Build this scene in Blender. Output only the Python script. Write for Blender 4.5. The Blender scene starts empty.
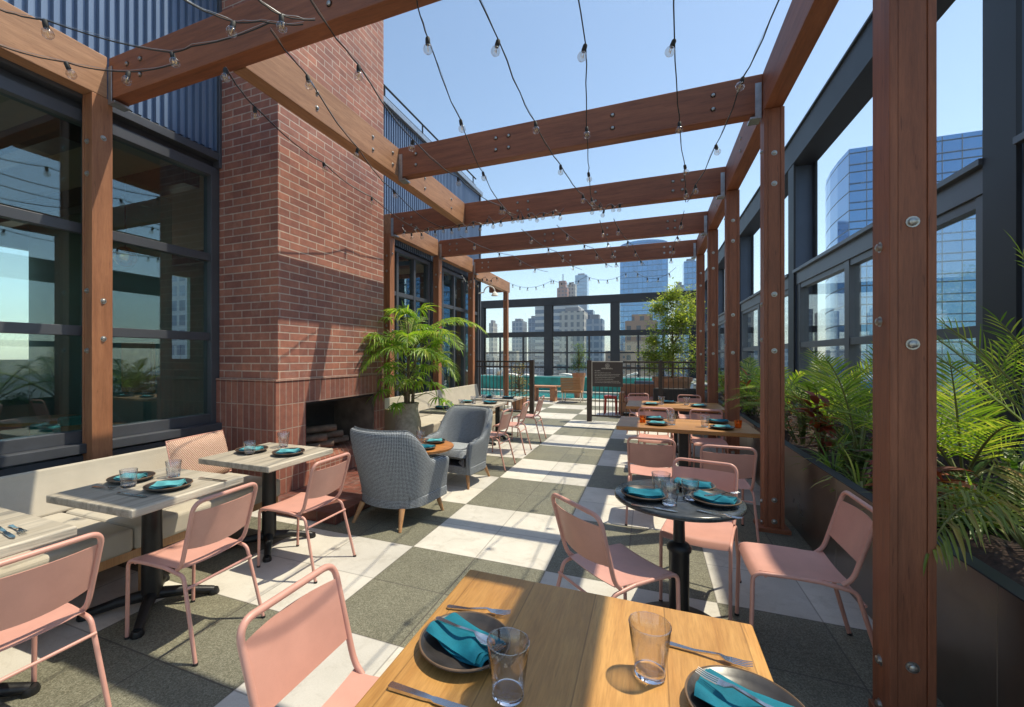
import bpy, math, random
from mathutils import Vector, Matrix
R = math.radians
PI = math.pi
rng = random.Random(7)

# ------------------------------------------------------------------ camera, sky, sun, exposure
scene = bpy.context.scene
cam_d = bpy.data.cameras.new('camera')
cam = bpy.data.objects.new('camera', cam_d)
scene.collection.objects.link(cam)
cam.location = (0, 0, 1.55)
cam.rotation_euler = (R(90), 0, 0.379)
cam_d.sensor_width = 36
cam_d.lens = 433.6 / 1024 * 36
cam_d.shift_x = 34.9 / 1024
cam_d.shift_y = 3.0 / 1024
cam_d.clip_start = 0.05
cam_d.clip_end = 6000
scene.camera = cam

SUNV = Vector((0.405, 0.25, 1.0)).normalized()
world = bpy.data.worlds.new('World')
scene.world = world
world.use_nodes = True
wn = world.node_tree
sky = wn.nodes.new('ShaderNodeTexSky')
sky.sky_type = 'NISHITA'
sky.sun_disc = False
sky.sun_elevation = math.asin(SUNV.z)
sky.sun_rotation = math.atan2(SUNV.x, SUNV.y)
sky.air_density = 1.0
sky.dust_density = 0.4
sky.ozone_density = 2.2
bg = wn.nodes['Background']
bg.inputs['Strength'].default_value = 0.148
wn.links.new(sky.outputs[0], bg.inputs['Color'])
sun_d = bpy.data.lights.new('sun', 'SUN')
sun_d.energy = 3.45
sun_d.angle = R(0.5)
sun_d.color = (1.0, 0.93, 0.82)
sun = bpy.data.objects.new('sun', sun_d)
scene.collection.objects.link(sun)
sun.rotation_euler = (-SUNV).to_track_quat('-Z', 'Y').to_euler()
scene.view_settings.view_transform = 'Standard'
scene.view_settings.look = 'None'
scene.view_settings.exposure = 0.66
scene.view_settings.use_white_balance = True
scene.view_settings.white_balance_temperature = 7150
scene.view_settings.white_balance_tint = 4
scene.view_settings.gamma = 1.0
scene.view_settings.use_curve_mapping = False
scene.cycles.max_bounces = 10
scene.cycles.transparent_max_bounces = 24

# ------------------------------------------------------------------ helpers
def link(o):
    scene.collection.objects.link(o)
    return o

def tag(o, label=None, cat=None, group=None, kind=None):
    if label: o['label'] = label
    if cat: o['category'] = cat
    if group: o['group'] = group
    if kind: o['kind'] = kind
    return o

def thing(name, label, cat, loc=(0, 0, 0), rz=0, group=None, kind=None):
    o = link(bpy.data.objects.new(name, None))
    o.empty_display_size = 0.1
    o.location = loc
    o.rotation_euler = (0, 0, rz)
    return tag(o, label, cat, group, kind)

def copy_tree(o, parent=None):
    c = link(o.copy())
    c.parent = parent
    for ch in list(o.children):
        if ch.name in scene.collection.objects:
            copy_tree(ch, c)
    return c

class MB:
    def __init__(self):
        self.v = []; self.f = []
    def add(self, vs, fs):
        n = len(self.v)
        self.v += [tuple(p) for p in vs]
        self.f += [tuple(i + n for i in q) for q in fs]
        return self
    def box(self, x0, x1, y0, y1, z0, z1):
        vs = [(x, y, z) for z in (z0, z1) for y in (y0, y1) for x in (x0, x1)]
        return self.add(vs, [(0, 2, 3, 1), (4, 5, 7, 6), (0, 1, 5, 4), (2, 6, 7, 3), (0, 4, 6, 2), (1, 3, 7, 5)])
    def cyl(self, p0, p1, r0, r1=None, seg=12, cap=True):
        r1 = r0 if r1 is None else r1
        p0 = Vector(p0); p1 = Vector(p1)
        d = (p1 - p0).normalized()
        a = d.orthogonal().normalized(); b = d.cross(a)
        vs = []
        for p, r in ((p0, r0), (p1, r1)):
            for i in range(seg):
                t = 2 * PI * i / seg
                vs.append(p + a * r * math.cos(t) + b * r * math.sin(t))
        fs = [(i, (i + 1) % seg, seg + (i + 1) % seg, seg + i) for i in range(seg)]
        if cap:
            fs += [tuple(range(seg))[::-1], tuple(range(seg, 2 * seg))]
        return self.add(vs, fs)
    def tube(self, pts, r, seg=8, closed=False, sy=1.0):
        pts = [Vector(p) for p in pts]
        n = len(pts)
        rs = r if isinstance(r, (list, tuple)) else [r] * n
        dirs = []
        for i in range(n):
            if closed:
                d = pts[(i + 1) % n] - pts[i - 1]
            else:
                d = pts[min(i + 1, n - 1)] - pts[max(i - 1, 0)]
            dirs.append(d.normalized())
        a = dirs[0].orthogonal().normalized()
        vs = []
        for i in range(n):
            a = (a - dirs[i] * a.dot(dirs[i])).normalized()
            b = dirs[i].cross(a)
            for k in range(seg):
                t = 2 * PI * k / seg
                vs.append(pts[i] + (a * math.cos(t) + b * math.sin(t) * sy) * rs[i])
        fs = []
        m = n if closed else n - 1
        for i in range(m):
            j = (i + 1) % n
            for k in range(seg):
                l = (k + 1) % seg
                fs.append((i * seg + k, i * seg + l, j * seg + l, j * seg + k))
        if not closed:
            fs += [tuple(range(seg))[::-1], tuple(range((n - 1) * seg, n * seg))]
        return self.add(vs, fs)
    def lathe(self, prof, c=(0, 0, 0), seg=24, close=False):
        vs = []
        for r, z in prof:
            for k in range(seg):
                t = 2 * PI * k / seg
                vs.append((c[0] + r * math.cos(t), c[1] + r * math.sin(t), c[2] + z))
        fs = []
        n = len(prof)
        for i in range(n if close else n - 1):
            j = (i + 1) % n
            for k in range(seg):
                l = (k + 1) % seg
                fs.append((i * seg + k, i * seg + l, j * seg + l, j * seg + k))
        if not close:
            if prof[0][0] > 1e-5: fs.append(tuple(range(seg))[::-1])
            if prof[-1][0] > 1e-5: fs.append(tuple(range((n - 1) * seg, n * seg)))
        return self.add(vs, fs)
    def prism(self, poly, z0, z1):
        n = len(poly)
        vs = [(x, y, z0) for x, y in poly] + [(x, y, z1) for x, y in poly]
        fs = [(i, (i + 1) % n, n + (i + 1) % n, n + i) for i in range(n)]
        fs += [tuple(range(n))[::-1], tuple(range(n, 2 * n))]
        return self.add(vs, fs)
    def grid(self, fn, nu, nv, thick=0.0):
        P = [[Vector(fn(i / nu, j / nv)) for j in range(nv + 1)] for i in range(nu + 1)]
        def nor(i, j):
            a = P[min(i + 1, nu)][j] - P[max(i - 1, 0)][j]
            b = P[i][min(j + 1, nv)] - P[i][max(j - 1, 0)]
            c = a.cross(b)
            return c.normalized() if c.length > 1e-9 else Vector((0, 0, 1))
        w = nv + 1
        vs = [P[i][j] for i in range(nu + 1) for j in range(nv + 1)]
        fs = [(i * w + j, (i + 1) * w + j, (i + 1) * w + j + 1, i * w + j + 1) for i in range(nu) for j in range(nv)]
        if thick:
            N = len(vs)
            vs += [P[i][j] - nor(i, j) * thick for i in range(nu + 1) for j in range(nv + 1)]
            fs += [tuple(N + k for k in q[::-1]) for q in fs]
            for i in range(nu):
                fs.append((i * w, N + i * w, N + (i + 1) * w, (i + 1) * w))
                fs.append((i * w + nv, (i + 1) * w + nv, N + (i + 1) * w + nv, N + i * w + nv))
            for j in range(nv):
                fs.append((j, j + 1, N + j + 1, N + j))
                fs.append((nu * w + j, N + nu * w + j, N + nu * w + j + 1, nu * w + j + 1))
        return self.add(vs, fs)
    def build(self, name, mat, parent=None, smooth=False, bevel=0, seg=2, sub=0, loc=None, world=False):
        vs = self.v
        off = Vector((0, 0, 0))
        if world and parent is not None:
            p = parent
            while p is not None:
                off += p.location; p = p.parent
        if loc is not None:
            off += Vector(loc)
        if off.length > 0:
            vs = [(x - off.x, y - off.y, z - off.z) for x, y, z in vs]
        me = bpy.data.meshes.new(name)
        me.from_pydata(vs, [], self.f)
        me.update()
        if smooth:
            me.polygons.foreach_set('use_smooth', [True] * len(me.polygons))
        o = link(bpy.data.objects.new(name, me))
        if mat: me.materials.append(mat)
        if parent is not None: o.parent = parent
        if loc is not None: o.location = loc
        if bevel:
            b = o.modifiers.new('bevel', 'BEVEL'); b.width = bevel; b.segments = seg; b.limit_method = 'ANGLE'
            b.angle_limit = R(40)
        if sub:
            s = o.modifiers.new('sub', 'SUBSURF'); s.levels = sub; s.render_levels = sub
        if smooth and not sub:
            e = o.modifiers.new('split', 'EDGE_SPLIT'); e.split_angle = R(50)
        return o

def fillet(pts, r, n=5):
    """round the inner corners of a 3D polyline"""
    pts = [Vector(p) for p in pts]
    out = [pts[0]]
    for i in range(1, len(pts) - 1):
        a, b, c = pts[i - 1], pts[i], pts[i + 1]
        rr = r[i - 1] if isinstance(r, (list, tuple)) else r
        la = min(rr, (a - b).length * .49); lc = min(rr, (c - b).length * .49)
        p = b + (a - b).normalized() * la; q = b + (c - b).normalized() * lc
        for k in range(n + 1):
            t = k / n
            out.append(p.lerp(b, t).lerp(b.lerp(q, t), t))
    out.append(pts[-1])
    return out

# ------------------------------------------------------------------ materials
MATS = {}
def newmat(name):
    m = bpy.data.materials.new(name); m.use_nodes = True
    nt = m.node_tree
    p = nt.nodes['Principled BSDF']
    MATS[name] = m
    return m, nt, p

def N(nt, t, **kw):
    n = nt.nodes.new(t)
    for k, v in kw.items():
        if k in n.inputs: n.inputs[k].default_value = v
        else: setattr(n, k, v)
    return n

def ramp(nt, fac, stops):
    r = nt.nodes.new('ShaderNodeValToRGB')
    e = r.color_ramp.elements
    while len(e) < len(stops): e.new(0.5)
    for i, (pos, col) in enumerate(stops):
        e[i].position = pos; e[i].color = (*col, 1) if len(col) == 3 else col
    nt.links.new(fac, r.inputs[0])
    return r.outputs[0]

def coords(nt, scale=(1, 1, 1), rot=(0, 0, 0), space='Object', loc=(0, 0, 0)):
    tc = nt.nodes.new('ShaderNodeTexCoord')
    mp = nt.nodes.new('ShaderNodeMapping')
    mp.inputs['Scale'].default_value = scale
    mp.inputs['Rotation'].default_value = rot
    mp.inputs['Location'].default_value = loc
    nt.links.new(tc.outputs[space], mp.inputs['Vector'])
    return mp.outputs[0]

def bump(nt, p, h, strength=0.3, dist=0.01):
    b = nt.nodes.new('ShaderNodeBump')
    b.inputs['Strength'].default_value = strength
    b.inputs['Distance'].default_value = dist
    nt.links.new(h, b.inputs['Height'])
    nt.links.new(b.outputs[0], p.inputs['Normal'])

def mixc(nt, fac, a, b, mode='MIX'):
    m = nt.nodes.new('ShaderNodeMix'); m.data_type = 'RGBA'; m.blend_type = mode
    for s, v in ((0, fac), (6, a), (7, b)):
        if hasattr(v, 'links') or isinstance(v, bpy.types.NodeSocket): nt.links.new(v, m.inputs[s])
        else: m.inputs[s].default_value = v if s == 0 else ((*v, 1) if len(v) == 3 else v)
    return m.outputs[2]

def math_n(nt, op, a, b=None, c=None):
    m = nt.nodes.new('ShaderNodeMath'); m.operation = op
    for i, v in enumerate((a, b, c)):
        if v is None: continue
        if isinstance(v, bpy.types.NodeSocket): nt.links.new(v, m.inputs[i])
        else: m.inputs[i].default_value = v
    return m.outputs[0]

def plain(name, col, rough=0.5, metal=0.0, var=0.12, scale=9, bmp=0.0, bscale=80, spec=0.5, coat=0):
    m, nt, p = newmat(name)
    v = coords(nt)
    n = N(nt, 'ShaderNodeTexNoise', Scale=scale, Detail=5, Roughness=.6); nt.links.new(v, n.inputs['Vector'])
    lo = tuple(max(0, c * (1 - var)) for c in col); hi = tuple(min(1, c * (1 + var)) for c in col)
    nt.links.new(ramp(nt, n.outputs[0], [(.3, lo), (.7, hi)]), p.inputs['Base Color'])
    r = math_n(nt, 'MULTIPLY_ADD', n.outputs[0], .16, rough - .08)
    nt.links.new(r, p.inputs['Roughness'])
    p.inputs['Metallic'].default_value = metal
    p.inputs['Specular IOR Level'].default_value = spec
    p.inputs['Coat Weight'].default_value = coat
    if bmp:
        n2 = N(nt, 'ShaderNodeTexNoise', Scale=bscale, Detail=4); nt.links.new(v, n2.inputs['Vector'])
        bump(nt, p, n2.outputs[0], bmp, .004)
    return m

def wood(name, c1, c2, axis='z', rough=.55, scale=1.0, dark=None, plank=0):
    knot = .3 if plank else .7
    m, nt, p = newmat(name)
    s = {'x': (.7, 9, 9), 'y': (9, .7, 9), 'z': (9, 9, .7)}[axis]
    s = tuple(k * scale for k in s)
    v = coords(nt, s)
    n = N(nt, 'ShaderNodeTexNoise', Scale=2.2, Detail=7, Roughness=.65, Distortion=.6); nt.links.new(v, n.inputs['Vector'])
    v2 = coords(nt, tuple(k * 7 for k in s))
    n2 = N(nt, 'ShaderNodeTexNoise', Scale=2.5, Detail=4, Roughness=.7); nt.links.new(v2, n2.inputs['Vector'])
    col = ramp(nt, n.outputs[0], [(.3, c1), (.72, c2)])
    g = ramp(nt, n2.outputs[0], [(.35, (.72, .7, .68)), (.6, (1, 1, 1))])
    col = mixc(nt, .7, col, g, 'MULTIPLY')
    vk = coords(nt, tuple(k * 16 for k in s), loc=(3, 1, 2))
    nk = N(nt, 'ShaderNodeTexNoise', Scale=.55, Detail=3, Roughness=.5); nt.links.new(vk, nk.inputs['Vector'])
    col = mixc(nt, knot, col, ramp(nt, nk.outputs[0], [(.27, (.35, .30, .27)), (.33, (1, 1, 1))]), 'MULTIPLY')
    nb = N(nt, 'ShaderNodeTexNoise', Scale=1.1, Detail=3); nt.links.new(coords(nt, (1, 1, 1)), nb.inputs['Vector'])
    col = mixc(nt, .8, col, ramp(nt, nb.outputs[0], [(.3, (.80, .78, .76)), (.7, (1.16, 1.14, 1.12))]), 'MULTIPLY')
    if dark:
        n3 = N(nt, 'ShaderNodeTexNoise', Scale=.9, Detail=5, Roughness=.7, Distortion=1.2); nt.links.new(v, n3.inputs['Vector'])
        f = ramp(nt, n3.outputs[0], [(.52, (0, 0, 0)), (.66, (1, 1, 1))])
        col = mixc(nt, f, col, dark)
    if plank:
        tc = nt.nodes.new('ShaderNodeTexCoord'); sp = nt.nodes.new('ShaderNodeSeparateXYZ')
        nt.links.new(tc.outputs['Object'], sp.inputs[0])
        a = math_n(nt, 'DIVIDE', sp.outputs['X' if axis == 'y' else 'Y'], plank)
        wn_ = nt.nodes.new('ShaderNodeTexWhiteNoise'); wn_.noise_dimensions = '1D'
        nt.links.new(math_n(nt, 'FLOOR', a), wn_.inputs['W'])
        tone = ramp(nt, wn_.outputs[0], [(0, (.78, .76, .74)), (1, (1.08, 1.06, 1.04))])
        col = mixc(nt, 1, col, tone, 'MULTIPLY')
        fr = math_n(nt, 'FRACT', a)
        ed = math_n(nt, 'LESS_THAN', fr, .018)
        col = mixc(nt, math_n(nt, 'MULTIPLY', ed, .6), col, tuple(c * .35 for c in c1))
    nt.links.new(col, p.inputs['Base Color'])
    nt.links.new(math_n(nt, 'MULTIPLY_ADD', n2.outputs[0], .25, rough - .12), p.inputs['Roughness'])
    bump(nt, p, n2.outputs[0], .25, .002)
    return m

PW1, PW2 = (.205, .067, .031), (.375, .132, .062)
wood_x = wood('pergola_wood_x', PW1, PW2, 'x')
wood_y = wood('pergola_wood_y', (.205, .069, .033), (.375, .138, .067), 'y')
wood_yl = wood('pergola_wood_bleached_sunlit', (.31, .145, .075), (.50, .265, .145), 'y')  # pale bleached wood; sun on the left beams is also put into this colour
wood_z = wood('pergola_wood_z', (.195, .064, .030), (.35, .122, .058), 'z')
wood_zl = wood('pergola_wood_sunlit', (.28, .108, .050), (.43, .185, .088), 'z')  # post wood lightened to put sunlight on the left posts into the colour
oak = wood('oak_table', (.50, .245, .070), (.68, .38, .125), 'y', .42, 1.0, None, .21)
oak_x = wood('oak_table_x', (.44, .20, .060), (.62, .32, .11), 'x', .45, 1.0, None, .16)
teak = wood('teak', (.33, .15, .05), (.52, .27, .11), 'x', .5)
ash_leg = wood('pale_leg_wood', (.38, .19, .08), (.55, .31, .15), 'z', .45)
white_wood = wood('weathered_white_wood', (.40, .36, .29), (.66, .61, .52), 'y', .6, .8, (.21, .20, .18), .17)

pink = plain('pink_powder_coat', (.60, .305, .245), .40, 0, .07, 7, .06, 300)
_nt = pink.node_tree; _p = _nt.nodes['Principled BSDF']
_src = _p.inputs['Base Color'].links[0].from_socket
_n = N(_nt, 'ShaderNodeTexNoise', Scale=34, Detail=8, Roughness=.8); _nt.links.new(coords(_nt), _n.inputs['Vector'])
_nt.links.new(mixc(_nt, ramp(_nt, _n.outputs[0], [(.66, (0, 0, 0)), (.72, (.35, .35, .35))]), _src, (.42, .25, .20)), _p.inputs['Base Color'])
black_iron = plain('black_cast_iron', (.018, .018, .019), .42, .3, .3, 14, .15, 60)
black_steel = plain('black_steel', (.030, .031, .036), .38, .4, .2, 3)
frame_grey = plain('dark_grey_frame', (.085, .09, .105), .42, .35, .15, 2)
frame_steel = plain('charcoal_steel_frame', (.020, .022, .028), .5, 0, .18, 1.5, 0, 80, .3)
blue_web = plain('slate_blue_steel', (.060, .085, .135), .45, .2, .12, 1.5)
bolt_m = plain('zinc_bolt', (.42, .40, .37), .35, .9, .15, 30)
galv = plain('galvanised_bracket', (.40, .42, .44), .38, .85, .2, 15)
bronze_fence = plain('dark_bronze_paint', (.055, .038, .030), .45, .3, .2, 8)
sign_m = plain('dark_sign_board', (.060, .042, .036), .5, 0, .1, 8)
letter_m = plain('pale_lettering', (.62, .55, .47), .6, 0, .05)
cushion_beige = plain('beige_upholstery', (.47, .42, .345), .85, 0, .07, 5, .5, 350, .2)
base_beige = plain('beige_panel', (.50, .41, .29), .7, 0, .06, 4)
plate_m = plain('dark_stoneware', (.035, .031, .030), .33, 0, .5, 9, .05, 60)
rim_m = plain('stoneware_rim', (.16, .10, .06), .4, 0, .3, 20)
cutlery = plain('stainless_cutlery', (.62, .61, .60), .18, 1, .05, 12)
teal_nap = plain('teal_linen', (.003, .150, .215), .75, 0, .2, 14, .5, 500, .3)
teal_pale = plain('pale_teal_linen', (.10, .38, .42), .75, 0, .2, 14, .5, 500, .3)
rubber = plain('black_rubber', (.02, .02, .02), .7)
terracotta = plain('terracotta', (.42, .20, .11), .8, 0, .2, 7, .3, 60)
soil_m = plain('bark_mulch', (.045, .024, .017), .95, 0, .7, 45, 1.0, 40)
pot_stone = plain('woven_pale_pot', (.45, .39, .30), .85, 0, .25, 16, .8, 40)
coping_m = plain('pool_coping', (.48, .45, .38), .7, 0, .15, 5)
white_fab = plain('white_cushion', (.72, .70, .66), .85, 0, .06, 5)
dark_wicker = plain('dark_wicker', (.05, .045, .042), .8, 0, .4, 60, .6, 90)
red_plastic = plain('red_lacquer', (.52, .05, .03), .35, 0, .1, 6)
teal_paint = plain('teal_drape', (.02, .22, .20), .8, 0, .35, 3)
room_wall = plain('dark_green_room_wall', (.16, .25, .23), .8, 0, .2, 1)
room_floor = plain('dark_room_floor', (.24, .18, .13), .5, 0, .2, 2)
room_ceil = plain('room_ceiling', (.34, .28, .22), .9, 0, .1, 1)
tan_paper = plain('tan_print', (.42, .28, .14), .8, 0, .3, 6)
brass = plain('brass', (.70, .42, .12), .25, 1, .1, 6)
yellow_bar = plain('yellow_rail', (.52, .36, .03), .5, 0, .1)
stem_m = plain('plant_stem', (.16, .17, .05), .7, 0, .3, 12)
bark_m = plain('tree_bark', (.16, .11, .07), .9, 0, .4, 20, .6, 30)
fire_black = plain('sooty_firebox', (.022, .018, .017), .9, 0, .5, 5)
log_m = plain('grey_logs', (.17, .12, .09), .9, 0, .4, 9, .5, 20)
road_m = plain('city_ground', (.11, .11, .105), .9, 0, .3, .02)
planter_steel = plain('bronze_planter_steel', (.24, .20, .17), .30, .85, .22, 1.6)

def glass_mat(name, tint, ior=1.45, boost=1.0, add=0.0, rough=0.0, gcol=(1, 1, 1)):
    m = bpy.data.materials.new(name); m.use_nodes = True; nt = m.node_tree
    for n in list(nt.nodes): nt.nodes.remove(n)
    out = nt.nodes.new('ShaderNodeOutputMaterial')
    tr = nt.nodes.new('ShaderNodeBsdfTransparent'); tr.inputs[0].default_value = (*tint, 1)
    gl = nt.nodes.new('ShaderNodeBsdfGlossy'); gl.inputs['Roughness'].default_value = rough
    gl.inputs['Color'].default_value = (*gcol, 1)
    lw = nt.nodes.new('ShaderNodeLayerWeight'); lw.inputs['Blend'].default_value = .5
    p5 = math_n(nt, 'POWER', lw.outputs['Facing'], 4.0)
    f0 = ((ior - 1) / (ior + 1)) ** 2
    frs = math_n(nt, 'MULTIPLY_ADD', p5, .95 - f0, f0)
    mx = nt.nodes.new('ShaderNodeMixShader')
    f = math_n(nt, 'MULTIPLY_ADD', frs, boost, add)
    cl = nt.nodes.new('ShaderNodeClamp'); nt.links.new(f, cl.inputs[0])
    nt.links.new(cl.outputs[0], mx.inputs[0])
    nt.links.new(tr.outputs[0], mx.inputs[1]); nt.links.new(gl.outputs[0], mx.inputs[2])
    nt.links.new(mx.outputs[0], out.inputs[0])
    return m
win_glass = glass_mat('window_glass', (.84, .93, .89), 1.55, 1.1, .05, gcol=(.80, .93, 1.0))
scr_glass = glass_mat('screen_glass', (.92, .955, .95), 1.5, .6, .02)
cup_glass = glass_mat('tumbler_glass', (.93, .93, .95), 1.45, 1.3, .05, .02)
bulb_glass = glass_mat('bulb_glass', (.90, .88, .85), 1.5, 1.0, .06, .04)
solid_glass, _nt, _p = newmat('solid_glass')
_p.inputs['Base Color'].default_value = (.93, .93, .97, 1); _p.inputs['Roughness'].default_value = .02
_p.inputs['Transmission Weight'].default_value = 1.0; _p.inputs['IOR'].default_value = 1.45
fil_m, _nt, _p = newmat('bulb_filament')
_p.inputs['Base Color'].default_value = (.8, .5, .2, 1)

# brick
def brick_mat(name, c1, c2, mort, w, h, swap=False, msize=.008, face='x', off=.5, dark=.15):
    m, nt, p = newmat(name)
    tc = nt.nodes.new('ShaderNodeTexCoord'); sp = nt.nodes.new('ShaderNodeSeparateXYZ'); cb = nt.nodes.new('ShaderNodeCombineXYZ')
    nt.links.new(tc.outputs['Object'], sp.inputs[0])
    hh = math_n(nt, 'ADD', sp.outputs['X'], sp.outputs['Y']) if face == 'v' else sp.outputs['Y']
    if face == 'v':
        a, b = hh, sp.outputs['Z']
    else:
        a, b = sp.outputs['X'], sp.outputs['Y']
    if swap: a, b = b, a
    nt.links.new(a, cb.inputs[0]); nt.links.new(b, cb.inputs[1])
    bt = nt.nodes.new('ShaderNodeTexBrick')
    bt.offset = off
    bt.inputs['Scale'].default_value = 1.0
    bt.inputs['Brick Width'].default_value = w; bt.inputs['Row Height'].default_value = h
    bt.inputs['Mortar Size'].default_value = msize; bt.inputs['Mortar Smooth'].default_value = .25
    bt.inputs['Color1'].default_value = (*c1, 1); bt.inputs['Color2'].default_value = (*c2, 1)
    bt.inputs['Mortar'].default_value = (*mort, 1); bt.inputs['Bias'].default_value = -.1
    nt.links.new(cb.outputs[0], bt.inputs['Vector'])
    n = N(nt, 'ShaderNodeTexNoise', Scale=14, Detail=6, Roughness=.7); nt.links.new(tc.outputs['Object'], n.inputs['Vector'])
    n3 = N(nt, 'ShaderNodeTexNoise', Scale=1.3, Detail=3); nt.links.new(tc.outputs['Object'], n3.inputs['Vector'])
    col = mixc(nt, .8, bt.outputs[0], ramp(nt, n.outputs[0], [(.3, (.72, .70, .70)), (.7, (1.15, 1.12, 1.1))]), 'MULTIPLY')
    col = mixc(nt, .8, col, ramp(nt, n3.outputs[0], [(.35, (.78, .76, .80)), (.65, (1.16, 1.10, 1.02))]), 'MULTIPLY')
    n5 = N(nt, 'ShaderNodeTexNoise', Scale=3.1, Detail=7, Roughness=.75); nt.links.new(tc.outputs['Object'], n5.inputs['Vector'])
    col = mixc(nt, ramp(nt, n5.outputs[0], [(.55, (0, 0, 0)), (.75, (.35, .35, .35))]), col, (.50, .40, .36))
    wb = nt.nodes.new('ShaderNodeTexWhiteNoise')
    cb2 = nt.nodes.new('ShaderNodeCombineXYZ')
    row = math_n(nt, 'FLOOR', math_n(nt, 'DIVIDE', b, h))
    shift = math_n(nt, 'MULTIPLY', math_n(nt, 'FLOORED_MODULO', row, 2), off * w)
    nt.links.new(math_n(nt, 'FLOOR', math_n(nt, 'DIVIDE', math_n(nt, 'ADD', a, shift), w)), cb2.inputs[0]); nt.links.new(row, cb2.inputs[1])
    nt.links.new(cb2.outputs[0], wb.inputs['Vector'])
    col = mixc(nt, .45, col, ramp(nt, wb.outputs[0], [(0, (.62, .58, .60)), (.12, (.85, .84, .86)), (.8, (1.05, 1.03, 1.0)), (1, (1.3, 1.2, 1.1))]), 'MULTIPLY')
    nt.links.new(col, p.inputs['Base Color'])
    p.inputs['Roughness'].default_value = .62
    inv = math_n(nt, 'SUBTRACT', 1, bt.outputs[1])
    hsum = math_n(nt, 'MULTIPLY_ADD', n.outputs[0], .25, inv)
    bump(nt, p, hsum, .8, .006)
    return m
brick_m = brick_mat('red_brick', (.40, .170, .120), (.27, .108, .085), (.52, .42, .36), .27, .082, msize=.007, face='v')
soldier_m = brick_mat('soldier_brick', (.38, .152, .105), (.27, .105, .080), (.44, .32, .26), .26, .086, swap=True, msize=.006, face='v', off=0)
hearth_m = brick_mat('hearth_brick', (.20, .062, .042), (.12, .040, .03), (.16, .10, .08), .2, .1, msize=.006, face='h')

# paving
P_, PX0, PY0 = .547, -1.794, 3.095
def paving():
    m, nt, p = newmat('checker_paving')
    tc = nt.nodes.new('ShaderNodeTexCoord'); sp = nt.nodes.new('ShaderNodeSeparateXYZ')
    nt.links.new(tc.outputs['Object'], sp.inputs[0])
    X = math_n(nt, 'SUBTRACT', sp.outputs['X'], PX0); Y = math_n(nt, 'SUBTRACT', sp.outputs['Y'], PY0)
    u = math_n(nt, 'DIVIDE', X, P_); v = math_n(nt, 'DIVIDE', Y, P_)
    iu = math_n(nt, 'FLOOR', math_n(nt, 'DIVIDE', u, 2)); iv = math_n(nt, 'FLOOR', math_n(nt, 'DIVIDE', v, 2))
    par = math_n(nt, 'FLOORED_MODULO', math_n(nt, 'ADD', iu, iv), 2)
    fu = math_n(nt, 'FRACT', u); fv = math_n(nt, 'FRACT', v)
    def edge(f):
        return math_n(nt, 'MINIMUM', f, math_n(nt, 'SUBTRACT', 1, f))
    e = math_n(nt, 'MINIMUM', edge(fu), edge(fv))
    gr = math_n(nt, 'LESS_THAN', e, .0078)
    wn_ = nt.nodes.new('ShaderNodeTexWhiteNoise'); cb = nt.nodes.new('ShaderNodeCombineXYZ')
    nt.links.new(math_n(nt, 'FLOOR', u), cb.inputs[0]); nt.links.new(math_n(nt, 'FLOOR', v), cb.inputs[1])
    nt.links.new(cb.outputs[0], wn_.inputs['Vector'])
    n = N(nt, 'ShaderNodeTexNoise', Scale=2.0, Detail=6, Roughness=.65); nt.links.new(tc.outputs['Object'], n.inputs['Vector'])
    n2 = N(nt, 'ShaderNodeTexNoise', Scale=110, Detail=3, Roughness=.8); nt.links.new(tc.outputs['Object'], n2.inputs['Vector'])
    vo = N(nt, 'ShaderNodeTexVoronoi', Scale=190); nt.links.new(tc.outputs['Object'], vo.inputs['Vector'])
    light = ramp(nt, n.outputs[0], [(.3, (.55, .52, .455)), (.7, (.67, .64, .575))])
    light = mixc(nt, .35, light, ramp(nt, n2.outputs[0], [(.4, (.85, .85, .85)), (.6, (1.05, 1.05, 1.05))]), 'MULTIPLY')
    dk = ramp(nt, vo.outputs['Color'], [(.15, (.105, .102, .070)), (.5, (.170, .165, .118)), (.85, (.265, .255, .190))])
    dk = mixc(nt, .6, dk, ramp(nt, n.outputs[0], [(.3, (.8, .8, .8)), (.7, (1.15, 1.15, 1.12))]), 'MULTIPLY')
    col = mixc(nt, par, light, dk)
    col = mixc(nt, 1, col, ramp(nt, wn_.outputs[0], [(0, (.84, .84, .86)), (1, (1.07, 1.05, 1.03))]), 'MULTIPLY')
    n4 = N(nt, 'ShaderNodeTexNoise', Scale=5.5, Detail=7, Roughness=.75, Distortion=.8); nt.links.new(tc.outputs['Object'], n4.inputs['Vector'])
    stain = ramp(nt, n4.outputs[0], [(.5, (1, 1, 1)), (.72, (.74, .72, .69))])
    col = mixc(nt, .8, col, stain, 'MULTIPLY')
    col = mixc(nt, math_n(nt, 'MULTIPLY', gr, math_n(nt, 'MULTIPLY_ADD', par, .35, .45)), col, (.07, .06, .05))
    nt.links.new(col, p.inputs['Base Color'])
    nt.links.new(math_n(nt, 'MULTIPLY_ADD', n.outputs[0], .2, .55), p.inputs['Roughness'])
    hh = math_n(nt, 'SUBTRACT', math_n(nt, 'MULTIPLY', n2.outputs[0], .25), gr)
    bump(nt, p, hh, .5, .004)
    return m
paving_m = paving()

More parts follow.
